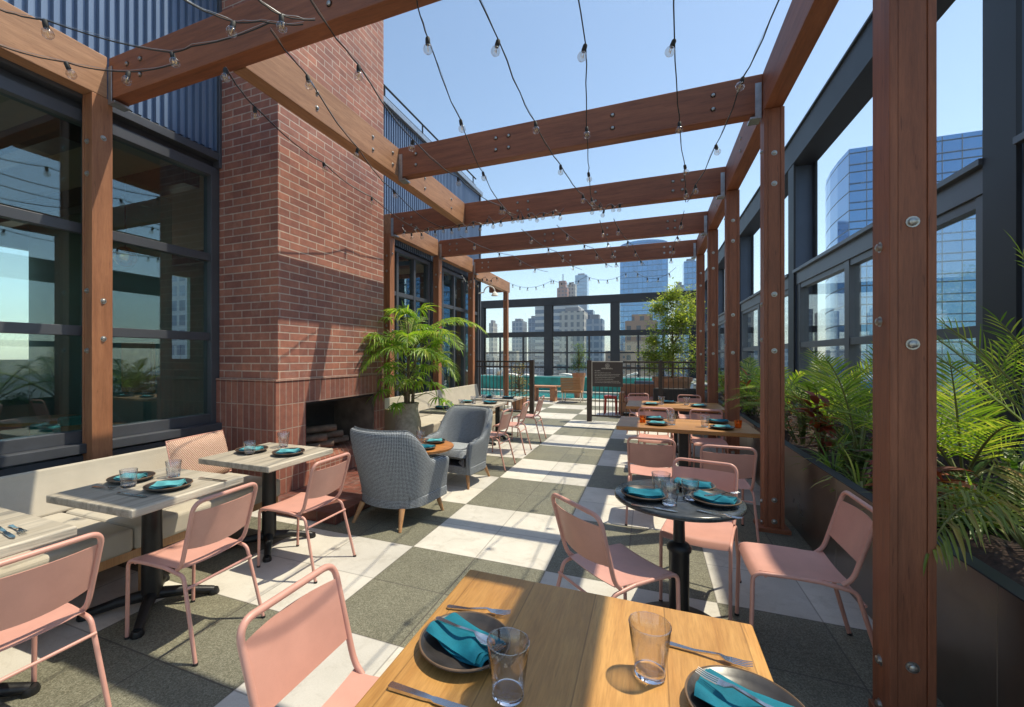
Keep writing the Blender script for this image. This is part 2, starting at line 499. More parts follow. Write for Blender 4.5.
def tweed():
    m, nt, p = newmat('grey_tweed')
    tc = nt.nodes.new('ShaderNodeTexCoord'); sp = nt.nodes.new('ShaderNodeSeparateXYZ')
    nt.links.new(tc.outputs['Object'], sp.inputs[0])
    h = math_n(nt, 'MULTIPLY', math_n(nt, 'ARCTAN2', sp.outputs['X'], sp.outputs['Y']), .36)
    s1 = math_n(nt, 'SINE', math_n(nt, 'MULTIPLY', math_n(nt, 'MULTIPLY_ADD', sp.outputs['Z'], .9, h), 275))
    s2 = math_n(nt, 'SINE', math_n(nt, 'MULTIPLY', math_n(nt, 'MULTIPLY_ADD', sp.outputs['Z'], -.9, h), 275))
    pr = math_n(nt, 'MULTIPLY', s1, s2)
    n = N(nt, 'ShaderNodeTexNoise', Scale=160, Detail=3); nt.links.new(tc.outputs['Object'], n.inputs['Vector'])
    f = math_n(nt, 'MULTIPLY_ADD', pr, .38, math_n(nt, 'MULTIPLY_ADD', n.outputs[0], .7, .15))
    nt.links.new(ramp(nt, f, [(.34, (.045, .052, .064)), (.66, (.38, .405, .43))]), p.inputs['Base Color'])
    p.inputs['Roughness'].default_value = .9; p.inputs['Specular IOR Level'].default_value = .15
    bump(nt, p, f, .6, .004)
    return m
tweed_m = tweed()

def pillow_mat():
    m, nt, p = newmat('pink_woven_pillow')
    v = coords(nt, (1, 1, 1))
    w = N(nt, 'ShaderNodeTexWave', Scale=34, Distortion=2.5, Detail=1); w.wave_type = 'BANDS'; w.bands_direction = 'DIAGONAL'
    w.inputs['Detail Scale'].default_value = 6
    nt.links.new(v, w.inputs['Vector'])
    nt.links.new(ramp(nt, w.outputs[0], [(.2, (.44, .24, .17)), (.6, (.60, .38, .28)), (.9, (.68, .48, .37))]), p.inputs['Base Color'])
    p.inputs['Roughness'].default_value = .9
    bump(nt, p, w.outputs[0], .8, .006)
    return m
pillow_m = pillow_mat()

def marble():
    m, nt, p = newmat('black_marble')
    v = coords(nt)
    n = N(nt, 'ShaderNodeTexNoise', Scale=7, Detail=8, Roughness=.7, Distortion=1.5); nt.links.new(v, n.inputs['Vector'])
    nt.links.new(ramp(nt, n.outputs[0], [(.35, (.020, .024, .028)), (.6, (.055, .062, .068)), (.75, (.16, .17, .17))]), p.inputs['Base Color'])
    p.inputs['Roughness'].default_value = .22
    return m
marble_m = marble()

def metal_panel():
    m, nt, p = newmat('blue_grey_corrugated')
    v = coords(nt, (1, 1, .15))
    n = N(nt, 'ShaderNodeTexNoise', Scale=4, Detail=5, Roughness=.6); nt.links.new(v, n.inputs['Vector'])
    nt.links.new(ramp(nt, n.outputs[0], [(.3, (.135, .195, .300)), (.7, (.195, .265, .385))]), p.inputs['Base Color'])
    p.inputs['Metallic'].default_value = .35; p.inputs['Roughness'].default_value = .38
    return m
corr_m = metal_panel()

def leaf_mat(name, a, b, c=None, trans=.35, rough=.42, tipy=None):
    m, nt, p = newmat(name)
    g = nt.nodes.new('ShaderNodeNewGeometry')
    st = [(0, a), (1, b)] if c is None else [(0, a), (.6, b), (1, c)]
    col = ramp(nt, g.outputs['Random Per Island'], st)
    v = coords(nt); n = N(nt, 'ShaderNodeTexNoise', Scale=9, Detail=3); nt.links.new(v, n.inputs['Vector'])
    col = mixc(nt, .6, col, ramp(nt, n.outputs[0], [(.3, (.75, .78, .7)), (.7, (1.2, 1.15, 1.1))]), 'MULTIPLY')
    nt.links.new(col, p.inputs['Base Color'])
    p.inputs['Roughness'].default_value = rough
    tl = nt.nodes.new('ShaderNodeBsdfTranslucent'); nt.links.new(mixc(nt, 1, col, (1.5, 1.6, .7), 'MULTIPLY'), tl.inputs[0])
    mx = nt.nodes.new('ShaderNodeMixShader'); mx.inputs[0].default_value = trans
    nt.links.new(p.outputs[0], mx.inputs[1]); nt.links.new(tl.outputs[0], mx.inputs[2])
    nt.links.new(mx.outputs[0], nt.nodes['Material Output'].inputs[0])
    return m
leaf_palm = leaf_mat('palm_leaf', (.10, .18, .028), (.21, .31, .045), (.42, .42, .11), .5)
leaf_fan = leaf_mat('fan_palm_leaf', (.11, .22, .026), (.22, .37, .045), (.42, .46, .10), .5)
leaf_grass = leaf_mat('strap_leaf', (.09, .18, .035), (.22, .31, .07), (.46, .48, .20), .5)
leaf_red = leaf_mat('croton_red', (.07, .016, .020), (.30, .050, .028), (.48, .17, .04), .45)
leaf_yel = leaf_mat('croton_yellow', (.05, .10, .02), (.28, .24, .03), (.42, .17, .03))
leaf_dark = leaf_mat('shrub_leaf', (.04, .09, .018), (.10, .17, .035), (.20, .26, .06), .45)
leaf_tree = leaf_mat('tree_leaf', (.13, .20, .04), (.28, .34, .07), (.52, .50, .16), .5)

def tower_mat(name, glassc, line, fh, mw, lw=.12, lm=.06, metal=.7, rough=.12, var=.25, rnd=True):
    m, nt, p = newmat(name)
    tc = nt.nodes.new('ShaderNodeTexCoord'); sp = nt.nodes.new('ShaderNodeSeparateXYZ')
    nt.links.new(tc.outputs['Object'], sp.inputs[0])
    h = math_n(nt, 'DIVIDE', math_n(nt, 'ADD', sp.outputs['X'], sp.outputs['Y']), mw)
    z = math_n(nt, 'DIVIDE', sp.outputs['Z'], fh)
    lz = math_n(nt, 'LESS_THAN', math_n(nt, 'FRACT', z), lw)
    lh = math_n(nt, 'LESS_THAN', math_n(nt, 'FRACT', h), lm)
    ln = math_n(nt, 'MAXIMUM', lz, lh)
    cb = nt.nodes.new('ShaderNodeCombineXYZ')
    nt.links.new(math_n(nt, 'FLOOR', h), cb.inputs[0]); nt.links.new(math_n(nt, 'FLOOR', z), cb.inputs[1])
    w = nt.nodes.new('ShaderNodeTexWhiteNoise'); nt.links.new(cb.outputs[0], w.inputs['Vector'])
    lo = tuple(c * (1 - var) for c in glassc); hi = tuple(min(1, c * (1 + var)) for c in glassc)
    gc = ramp(nt, w.outputs[0], [(0, lo), (1, hi)])
    nt.links.new(mixc(nt, ln, gc, line), p.inputs['Base Color'])
    nt.links.new(math_n(nt, 'MULTIPLY_ADD', ln, -metal, metal), p.inputs['Metallic'])
    nt.links.new(math_n(nt, 'MULTIPLY_ADD', ln, .4, rough), p.inputs['Roughness'])
    return m

# ------------------------------------------------------------------ ground and terrace floor
TERR_Z = 0.0
def struct(name, mb, mat, **k):
    return tag(mb.build(name, mat, **k), kind='structure')
struct('ground', MB().box(-1500, 1500, -500, 2000, -46.5, -46), road_m)
fl = MB().box(-4.62, 4.1, -2.5, 15.0, -.3, 0)
struct('terrace_floor', fl, paving_m)
MB_ = MB().box(-24, 4.2, -2.5, 36, -2.6, -.301)
struct('roof_deck', MB_, coping_m)

# ------------------------------------------------------------------ pergola (one bolted thing)
ROWY = [2.25, 4.55, 6.60, 8.52, 10.5]
PT = 4.10; PB = 3.75
perg = thing('pergola', 'reddish brown timber pergola of bolted posts and beams over the terrace', 'pergola', (-1.6, 6, 0))
_bolt = None
def bolt(at, n, parent):
    global _bolt
    if _bolt is None:
        b = MB().lathe([(0, .014), (.009, .014), (.0155, .010), (.0165, 0), (.023, 0), (.023, -.004), (0, -.004)], seg=12)
        _bolt = b.build('bolt', bolt_m, parent, smooth=True)
        o = _bolt
    else:
        o = link(_bolt.copy()); o.parent = parent
    off = Vector((0, 0, 0)); p = parent
    while p is not None:
        off += p.location; p = p.parent
    o.location = Vector(at) - off
    o.rotation_euler = Vector(n).to_track_quat('Z', 'Y').to_euler()
    return o
def post(x, y, sx, sy, z1, mat, bolts=True, z0=0.0, side=1):
    b = MB()
    # three laminated plies
    w = sx / 3
    for i, (a, d) in enumerate(((.0, .19), (.19, .81), (.81, 1.0))):
        ins = .004 if i == 1 else 0
        b.box(x + sx * a + .0006, x + sx * d - .0006, y + ins, y + sy - ins, z0, z1)
    o = b.build('post', mat, perg, bevel=.003, world=True)
    if bolts:
        for z in (.09, .28, 1.60, 2.10, 3.08, 3.35):
            if z < z1 and z > z0:
                bolt((x + sx * .5, y, z), (0, -1, 0), o)
        for z in (.05, .24, 1.70, 2.02, 3.40):
            if z < z1 and z > z0:
                bolt((x if side < 0 else x + sx, y + sy * .55, z), (side, 0, 0), o)
    return o
for i, y in enumerate(ROWY):
    if i == 0: post(.922, 2.30, .150, .15, PB, wood_z, side=-1)
    else: post(.945, y - .02, .155, .15, PB, wood_z, side=-1)
    # base plinth
    MB().box(.90, 1.14, (2.25 if i == 0 else y - .06), y + .18, 0, .035).build('post_base', wood_x, perg, bevel=.003, world=True)
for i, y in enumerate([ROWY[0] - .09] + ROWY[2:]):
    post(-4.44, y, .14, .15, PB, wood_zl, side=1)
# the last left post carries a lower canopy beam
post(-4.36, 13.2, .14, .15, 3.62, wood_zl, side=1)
def beam(x0, x1, y0, y1, z0, z1, mat, name='beam'):
    return MB().box(x0, x1, y0, y1, z0, z1).build(name, mat, perg, bevel=.005, world=True)
def hanger(x, y, s=1, z0=PB - .03, z1=PB + .27):
    b = MB().box(min(x, x + s * .05), max(x, x + s * .05), y - .006, y, z0, z1)
    b.box(min(x, x + s * .09), max(x, x + s * .09), y - .006, y + .12, z0 - .02, z0 + .0)
    b.build('hanger_bracket', galv, perg, bevel=.001, seg=1, world=True)
for i, y in enumerate(ROWY):
    yy = 2.28 if i == 0 else y + .03
    xl = -4.30 if i != 1 else -2.86
    bm = beam(xl, .945, yy, yy + .13, PB, PT, wood_x)
    xs = [xl + .25, xl + .42, -1.95, -1.78, -.75, .3, .42] if i != 1 else [-2.62, -1.6, -1.45, -.35, .55]
    for x in xs:
        for z in (PB + .11, PB + .24):
            bolt((x, yy, z), (0, -1, 0), bm)
    hanger(.935, yy - .003, -1)
    hanger(xl + .005, yy - .003, 1)
# long beams: right row, left row, and the beam hung in front of the chimney
b = beam(.945, 1.09, -1.4, 10.65, PB + .003, PT + .003, wood_y)
for y in (3.0, 3.12, 5.6, 7.5, 9.4):
    for z in (PB + .1, PB + .24): bolt((.945, y, z), (-1, 0, 0), b)
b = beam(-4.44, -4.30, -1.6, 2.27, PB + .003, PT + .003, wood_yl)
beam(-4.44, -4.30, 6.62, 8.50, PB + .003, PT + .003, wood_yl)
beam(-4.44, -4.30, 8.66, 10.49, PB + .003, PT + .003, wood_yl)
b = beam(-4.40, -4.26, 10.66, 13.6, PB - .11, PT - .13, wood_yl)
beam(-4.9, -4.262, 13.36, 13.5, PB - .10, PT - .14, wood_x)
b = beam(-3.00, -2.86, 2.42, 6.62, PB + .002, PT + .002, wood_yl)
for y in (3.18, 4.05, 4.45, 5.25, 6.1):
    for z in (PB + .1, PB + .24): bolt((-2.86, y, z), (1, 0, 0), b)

# ------------------------------------------------------------------ restaurant building on the left
bld = thing('restaurant_building', 'dark framed restaurant front with blue grey corrugated cladding above its windows', 'building', (-6, 5, 0))
def bp(name, mb, mat, **k):
    par = k.pop('parent', bld)
    return mb.build(name, mat, par, world=True, **k)
XW = -4.5
# corrugated cladding (real ribs)
def corr(y0, y1, z0, z1, x, pitch=.078):
    b = MB(); y = y0; pts = []
    while y < y1:
        for dy, dx in ((0, 0), (.42, 0), (.50, .036), (.90, .036), (1.0, 0)):
            if dy < 1: pts.append((y + dy * pitch, x + dx))
        y += pitch
    pts.append((y1, x))
    vs = [(px, py, z) for py, px in pts for z in (z0, z1)]
    vs += [(px - .01, py, z) for py, px in pts for z in (z0, z1)]
    n = len(pts); fs = []
    for i in range(n - 1):
        fs.append((2 * i, 2 * i + 2, 2 * i + 3, 2 * i + 1))
        fs.append((2 * n + 2 * i, 2 * n + 2 * i + 1, 2 * n + 2 * i + 3, 2 * n + 2 * i + 2))
        fs.append((2 * i, 2 * n + 2 * i, 2 * n + 2 * i + 2, 2 * i + 2))
    return b.add(vs, fs)
bp('corrugated_panel', corr(-2.5, 3.40, 3.83, 6.1, -4.50), corr_m)
bp('corrugated_panel', corr(5.40, 11.4, 3.66, 6.1, -4.50), corr_m)
bp('corner_trim', MB().box(-4.53, -4.42, 3.40, 3.45, 3.64, 6.1), frame_grey, bevel=.003)
bp('corner_trim', MB().box(-4.62, -4.44, 11.38, 11.46, 0, 6.1), frame_grey, bevel=.003)
bp('parapet_cap', MB().box(-4.75, -4.40, -2.5, 11.5, 6.10, 6.20), galv, bevel=.004)
bp('wall', MB().box(-4.80, -4.54, -2.5, 11.4, 3.66, 6.1), frame_grey)
bp('wall', MB().box(-9.5, -4.8, 11.2, 11.4, 0, 6.1), frame_grey)
bp('roof', MB().box(-9.5, -4.8, -2.5, 11.4, 3.9, 4.1), frame_grey)
# flashing band above the windows
bp('flashing', MB().box(-4.54, -4.43, -2.5, 3.44, 3.72, 3.80), frame_grey, bevel=.004)
rl = MB()
y = 5.4
rail_pts = [(-4.58, 4.0, 6.58), (-4.58, 11.4, 6.58)]
rl.tube(rail_pts, .02, 8)
while y < 11.5:
    rl.cyl((-4.58, y, 6.2), (-4.58, y, 6.58), .018, seg=8); y += 1.45
rl.tube([(-4.58, 4.0, 6.40), (-4.58, 11.4, 6.40)], .006, 6)
bp('roof_railing', rl, black_steel, smooth=True)

def window(y0, y1, z0, z1, ys, zs, fw=.10, mw=.045):
    w = MB()
    x0, x1 = XW - .09, XW + .03
    w.box(x0, x1, y0, y0 + fw, z0, z1); w.box(x0, x1, y1 - fw, y1, z0, z1)
    w.box(x0, x1, y0 + fw, y1 - fw, z0, z0 + fw); w.box(x0, x1, y0 + fw, y1 - fw, z1 - fw, z1)
    win = bp('window_frame', w, frame_grey, bevel=.004)
    yl = [y0 + fw] + ys + [y1 - fw]; zl = [z0 + fw] + zs + [z1 - fw]
    m = MB()
    for y in ys: m.box(x0 + .02, x1 - .012, y - mw, y + mw, z0 + fw, z1 - fw)
    for z in zs:
        for a, b_ in zip(yl[:-1], yl[1:]):
            m.box(x0 + .025, x1 - .018, a + (mw if a in ys else 0), b_ - (mw if b_ in ys else 0), z - mw, z + mw)
    if ys or zs: m.build('mullion', frame_grey, win, bevel=.003, world=True)
    for a, b_ in zip(yl[:-1], yl[1:]):
        for c, d in zip(zl[:-1], zl[1:]):
            MB().box(XW - .04, XW - .032, a, b_, c, d).build('pane', win_glass, win, world=True)
    return win
window(-1.6, 3.44, .82, 3.64, [-.1, 2.26], [1.77, 2.64], .10, .042)
# sill and louvres below
bp('window_sill', MB().box(-4.55, -4.38, -2.5, 3.42, .74, .82), frame_grey, bevel=.005)
bp('window_sill', MB().box(-4.52, -4.42, -2.5, 3.42, .60, .72), frame_grey, bevel=.004)
lv = MB()
y = -2.4
while y < 3.4:
    lv.box(-4.56, -4.45, y, y + .045, .42, .60); y += .09
bp('louvre_grille', lv, black_steel)
bp('wall', MB().box(-4.70, -4.56, -2.5, 3.42, 0, .74), black_steel)
bp('wall', MB().box(-4.60, -4.46, -2.5, 3.40, 0, .42), black_steel)
# second run of tall windows after the chimney
window(5.38, 8.45, .10, 3.62, [5.95, 6.52, 7.15, 7.8], [.62, 2.75], .08, .04)
window(8.50, 11.38, .10, 3.62, [9.1, 9.75, 10.4], [.62, 2.75], .08, .04)
bp('wall', MB().box(-4.66, -4.47, 5.36, 11.4, 0, .10), frame_grey)
# interior shell
bw = MB()
bw.box(-9.6, -9.5, -2.6, 11.3, 0, 1.5)
bp('inner_wall', bw, room_wall)
bp('inner_wall', MB().box(-9.6, -9.5, -2.6, 11.3, 3.3, 3.9), room_wall)
y = -2.6
while y < 11.2:  # openings between the piers are added to let daylight into the dim room
    bp('wall_pier', MB().box(-9.6, -9.5, y, y + 1.5, 1.5, 3.3), room_wall); y += 2.3
bp('inner_wall', MB().box(-9.5, -4.6, -2.7, -2.6, 0, 3.9), room_wall)
bp('inner_wall', MB().box(-9.5, -6.2, 3.9, 4.05, 0, 3.9), room_wall)
bp('inner_floor', MB().box(-9.5, -4.7, -2.6, 11.2, -.1, .02), room_floor)
bp('inner_ceiling', MB().box(-9.5, -4.82, -2.6, 11.2, 3.74, 3.86), room_ceil)
for y in (-1.0, .6, 2.2, 3.3, 6.2, 8.2, 10.0):
    bp('ceiling_joist', MB().box(-9.5, -4.85, y, y + .18, 3.5, 3.735), black_steel)

# things inside the dark room
def inside_table(x, y, lab):
    t = thing('inside_dining_table', lab, 'table', (x, y, 0), 0, 'tables inside the restaurant')
    MB().cyl((0, 0, .74), (0, 0, .78), .40, seg=28).build('tabletop', oak, t, bevel=.006)
    MB().cyl((0, 0, .05), (0, 0, .74), .04, seg=12).build('pedestal', black_iron, t)
    MB().cyl((0, 0, .02), (0, 0, .05), .27, seg=24).build('base', black_iron, t)
inside_table(-5.5, 1.5, 'round dining table deep behind the left window, nearest the post')
inside_table(-7.0, 3.0, 'round dining table at the back of the room behind the left window')
for i, (x, y, a, lab) in enumerate(((-5.5, 2.15, 180, 'teal upholstered chair behind the glass right of the left post'), (-5.0, .9, 20, 'teal upholstered chair behind the glass left of the left post'), (-6.3, 2.9, 100, 'teal upholstered chair at the back of the dining room'))):
    t = thing('inside_dining_chair', lab, 'chair', (x, y, .02), R(a), 'chairs inside the restaurant')
    MB().box(-.22, .22, -.2, .22, .42, .49).build('seat', teal_paint, t, bevel=.02)
    MB().box(-.22, .22, -.26, -.20, .50, .86).build('backrest', teal_paint, t, bevel=.02)
    for sx in (-.19, .19):
        for sy in (-.2, .18): MB().cyl((sx, sy, 0), (sx, sy, .42), .014, seg=8).build('leg', black_iron, t)
pf = thing('framed_print', 'tan print in a pale wood frame on the dark wall inside the restaurant', 'picture', (-6.4, 3.86, 1.0))
MB().box(-7.0, -6.3, 3.865, 3.895, 1.05, 1.75).build('frame', ash_leg, pf, bevel=.004, world=True)
MB().box(-6.94, -6.36, 3.858, 3.864, 1.11, 1.69).build('print', tan_paper, pf, world=True)
gp = thing('globe_pendant', 'round brass pendant lamp hanging inside the dark dining room', 'lamp', (-5.9, 3.3, 2.55))
MB().lathe([(0, -.12), (.07, -.10), (.115, -.04), (.12, .02), (.10, .08), (.05, .12), (0, .13)], (-5.9, 3.3, 2.75), 20).build('globe', brass, gp, smooth=True, world=True)
MB().cyl((-5.9, 3.3, 2.87), (-5.9, 3.3, 3.7), .008, seg=6).build('cord', black_iron, gp, world=True)
bc = thing('bar_counter', 'dark bar counter with a yellow rail inside the restaurant window', 'counter', (-7.4, .6, 0))
MB().box(-7.8, -7.2, -1.5, 2.2, .02, 1.1).build('counter_body', room_wall, bc, bevel=.01, world=True)
MB().box(-7.9, -7.1, -1.6, 2.3, 1.1, 1.16).build('counter_top', ash_leg, bc, bevel=.01, world=True)
MB().box(-7.12, -7.06, -1.5, 2.2, 2.0, 2.06).build('rail', yellow_bar, bc, bevel=.01, world=True)
for y in (-1.5, 2.2): MB().cyl((-7.09, y, 1.16), (-7.09, y, 2.02), .02, seg=8).build('rail_post', black_iron, bc, world=True)
it = thing('inside_dining_table', 'round dining table standing just inside the left restaurant window', 'table', (-5.6, 2.75, 0))
MB().cyl((-5.6, 2.75, .74), (-5.6, 2.75, .78), .42, seg=32).build('tabletop', oak, it, bevel=.006, world=True)
MB().cyl((-5.6, 2.75, .05), (-5.6, 2.75, .74), .04, seg=12).build('pedestal', black_iron, it, world=True)
MB().cyl((-5.6, 2.75, .02), (-5.6, 2.75, .05), .27, seg=24).build('base', black_iron, it, world=True)
wl = thing('wall_lantern', 'small glowing amber lantern inside the second restaurant window', 'lamp', (-5.8, 7.4, 2.7))
lm, nt_, p_ = newmat('amber_glow')
p_.inputs['Base Color'].default_value = (.9, .5, .15, 1); p_.inputs['Emission Color'].default_value = (1, .55, .15, 1); p_.inputs['Emission Strength'].default_value = 3
MB().cyl((-5.8, 7.4, 2.62), (-5.8, 7.4, 2.78), .06, .08, 12).build('lamp_shade', lm, wl, smooth=True, world=True)
MB().cyl((-5.8, 7.4, 2.78), (-5.8, 7.4, 3.7), .01, seg=6).build('cord', black_iron, wl, world=True)
MB().lathe([(.09, 2.77), (.07, 2.80), (.0, 2.82)], (-5.8, 7.4, 0), 12).build('cap', black_iron, wl, world=True)

# gooseneck lamp on the left post
gl = thing('gooseneck_lamp', 'small white gooseneck lamp curving out beside the last left pergola posts', 'lamp', (-4.3, 10.9, 3.3))
arc = [(-4.42, 11.2 - .02, 3.30)] + [(-4.2 - .16 * math.cos(t) + .1, 11.2, 3.32 + .16 * math.sin(t)) for t in [k * PI / 8 for k in range(9)]]
MB().tube(arc, .018, 8).build('arm', white_fab, gl, smooth=True, world=True)
MB().lathe([(.03, .06), (.07, .02), (.10, -.05), (.09, -.05), (.05, .02)], (-3.94, 11.2, 3.26), 16).build('lamp_shade', white_fab, gl, smooth=True, world=True)

# ------------------------------------------------------------------ chimney with fireplace
ch = thing('brick_fireplace', 'tall red brick chimney with an open fireplace and brick hearth', 'fireplace', (-3.6, 4.4, 0))
CX, CY0, CY1 = -3.6, 3.43, 5.36
def cp(name, mb, mat, **k): return mb.build(name, mat, ch, world=True, **k)
cp('chimney_stack', MB().box(-4.46, CX, CY0, CY1, 1.31, 9.5), brick_m)
OY0, OY1, OZ0, OZ1 = 3.82, 5.16, .34, 1.03
b = MB()
b.box(-4.64, CX + .004, CY0 - .03, OY0, .10, 1.28)       # left pier
cp('fireplace_pier', b, soldier_m)
cp('fireplace_pier', MB().box(-4.64, CX + .004, OY1, CY1 + .02, .10, 1.28), soldier_m)
cp('lintel', MB().box(-4.64, CX + .004, OY0, OY1, OZ1, 1.28), soldier_m)
cp('firebox_sill', MB().box(-4.64, CX + .004, OY0, OY1, .10, OZ0), soldier_m)
cp('mortar_ledge', MB().box(-4.65, CX + .012, CY0 - .036, CY1 + .026, 1.285, 1.31), soldier_m, bevel=.004)
b = MB().box(-4.35, -4.30, OY0, OY1, OZ0, OZ1)
cp('firebox_back', b, fire_black)
liner = plain('tan_firebox_liner', (.13, .095, .07), .85, 0, .5, 4)
cp('firebox_liner', MB().box(-4.30, CX - .02, OY1 - .03, OY1 - .001, OZ0 + .001, OZ1 - .001), liner)
cp('firebox_liner', MB().box(-4.30, CX - .02, OY0 + .001, OY0 + .03, OZ0 + .001, OZ1 - .001), fire_black)
cp('firebox_liner', MB().box(-4.30, CX - .02, OY0 + .03, OY1 - .03, OZ1 - .03, OZ1 - .001), fire_black)
lg = MB()
for i, (y, z, a) in enumerate(((4.15, .40, .2), (4.4, .40, -.1), (4.7, .41, .15), (4.3, .50, .5), (4.6, .50, -.4), (4.45, .6, .1))):
    lg.cyl((-4.2, y - .3 * math.cos(a), z), (-3.85, y + .3 * math.cos(a) * .6, z + .02), .05, .045, 10)
tag(lg.build('stacked_logs', log_m, None, smooth=True), 'charred logs piled in the open brick fireplace', 'firewood')
lt = MB()
for i, y in enumerate((4.42, 4.50)):
    lt.lathe([(.035, 0), (.04, .05), (.03, .15), (.035, .35), (.04, .42), (.02, .5), (.0, .5)], (-4.0, y, .56), 10)
cp('hearth', MB().box(CX + .006, -2.68, 3.22, 5.30, 0, .10), hearth_m, bevel=.006)

# ------------------------------------------------------------------ steel window wall on the right
WS = 1.45
sw = thing('steel_window_wall', 'tall dark steel frame wall with glazed panels along the right planter', 'wall', (2.5, 8, 0))
def sp_(name, mb, mat, **k):
    par = k.pop('parent', sw)
    mb.v = [(a * WS, b_ * WS, max(-.25, 1.55 + (c - 1.55) * WS)) for a, b_, c in mb.v]
    return mb.build(name, mat, par, world=True, **k)
COLY = [-.6, 4.07, 8.95, 13.8, 18.8, 23.7]
for y in COLY:
    b = MB()
    b.box(2.30, 2.33, y, y + .32, 0, 4.87)          # flange facing the terrace
    b.box(2.61, 2.64, y, y + .32, 0, 4.87)
    col = sp_('column', b, frame_steel, bevel=.003)
    w = MB().box(2.33, 2.61, y + .15, y + .17, 0, 4.87)
    sp_('web', w, blue_web, parent=col)
b = MB()
b.box(2.30, 2.325, -1, 24.0, 4.90, 5.32)
b.box(2.29, 2.65, -1, 24.0, 4.87, 4.90)
b.box(2.27, 2.40, -1, 24.0, 5.32, 5.35)
sp_('top_beam', b, frame_steel, bevel=.003)
for y0, y1 in zip([c + .32 for c in COLY[:-1]], COLY[1:]):
    ym = (y0 + y1) / 2 + .25
    b = MB()
    b.box(2.28, 2.62, y0 + .004, y1 - .004, 2.98, 3.03)           # cap
    b.box(2.33, 2.50, y0 + .004, y1 - .004, 2.78, 2.98)
    b.box(2.345, 2.47, y0 + .004, y0 + .16, .62, 2.78); b.box(2.345, 2.47, y1 - .16, y1 - .004, .62, 2.78)
    b.box(2.345, 2.47, ym - .07, ym + .07, .62, 2.78)
    fr = sp_('window_frame', b, frame_grey, bevel=.004)
    b = MB()
    for a, c in ((y0 + .16, ym - .07), (ym + .07, y1 - .16)):
        b.box(2.355, 2.45, a, c, 2.70, 2.78); b.box(2.355, 2.45, a, c, 1.70, 1.79); b.box(2.355, 2.45, a, c, .62, .70)
    sp_('rail', b, frame_grey, parent=fr, bevel=.003)
    for a, c in ((y0 + .16, ym - .07), (ym + .07, y1 - .16)):
        for z0, z1 in ((1.79, 2.70), (.70, 1.70)):
            sp_('pane', MB().box(2.40, 2.408, a, c, z0, z1), scr_glass, parent=fr)
    sp_('kick_panel', MB().box(2.36, 2.46, y0 + .16, y1 - .16, 0, .62), frame_grey)

# ------------------------------------------------------------------ far screen beyond the pool
fs = thing('far_steel_screen', 'dark steel and glass windscreen across the far end beyond the pool', 'wall', (-4, 24.2, 0))
def fp(name, mb, mat, **k):
    par = k.pop('parent', fs)
    mb.v = [(a * WS, b_ * WS, max(-.25, 1.55 + (c - 1.55) * WS)) for a, b_, c in mb.v]
    return mb.build(name, mat, par, world=True, **k)
fcols = [-9.6, -5.52, -1.95, 1.85]
for x in fcols:
    b = MB().box(x, x + .46, 24.0, 24.03, 0, 4.42); b.box(x, x + .46, 24.4, 24.43, 0, 4.42); b.box(x + .2, x + .23, 24.03, 24.4, 0, 4.42)
    fp('column', b, frame_steel)
fp('top_beam', MB().box(-16, 2.3, 23.98, 24.45, 4.42, 4.84), frame_steel, bevel=.01)
fp('mid_beam', MB().box(-16, 2.3, 24.05, 24.3, 2.66, 2.95), frame_steel, bevel=.01)
fp('low_rail', MB().box(-16, 2.3, 24.08, 24.2, 1.72, 1.80), frame_steel)
fp('low_rail', MB().box(-16, 2.3, 24.08, 24.2, .9, 1.0), frame_steel)
for x in [-15, -13, -11, -8.2, -6.8, -4.3, -3.1, -.6, .6]:
    fp('mullion', MB().box(x, x + .09, 24.09, 24.19, 0, 2.66), frame_steel)
fp('pane', MB().box(-16, 2.3, 24.14, 24.15, 0, 2.66), scr_glass)
fp('kick_wall', MB().box(-16, 2.3, 24.2, 24.5, -.3, .35), frame_grey)

# ------------------------------------------------------------------ pool
wm, nt_, p_ = newmat('pool_water')
v_ = coords(nt_, (1, 1, 1)); n_ = N(nt_, 'ShaderNodeTexNoise', Scale=5, Detail=4); nt_.links.new(v_, n_.inputs['Vector'])
nt_.links.new(ramp(nt_, n_.outputs[0], [(.3, (.01, .19, .20)), (.7, (.03, .33, .33))]), p_.inputs['Base Color'])
p_.inputs['Roughness'].default_value = .08
bump(nt_, p_, n_.outputs[0], .3, .03)
struct('pool_deck', MB().box(-24, 4.1, 15.0, 35.6, -.3, -.004), coping_m)
struct('pool_water', MB().box(-10, -1.0, 15.75, 18.0, -.003, .02), wm)
cw = thing('pool_coping', 'pale stone coping edging the turquoise pool', 'pool edge', (-5, 15.5, 0))
MB().box(-10.3, -.7, 15.4, 15.75, 0, .06).build('coping_stone', coping_m, cw, bevel=.01, world=True)
MB().box(-10.3, -.7, 18.0, 18.3, 0, .10).build('coping_stone', coping_m, cw, bevel=.01, world=True)
rw = MB().box(-10, 0.3, 19.5, 20.0, 0, .62)
tag(rw.build('raised_pool_wall', teal_paint, bevel=.02), 'low teal wall running behind the pool', 'wall')
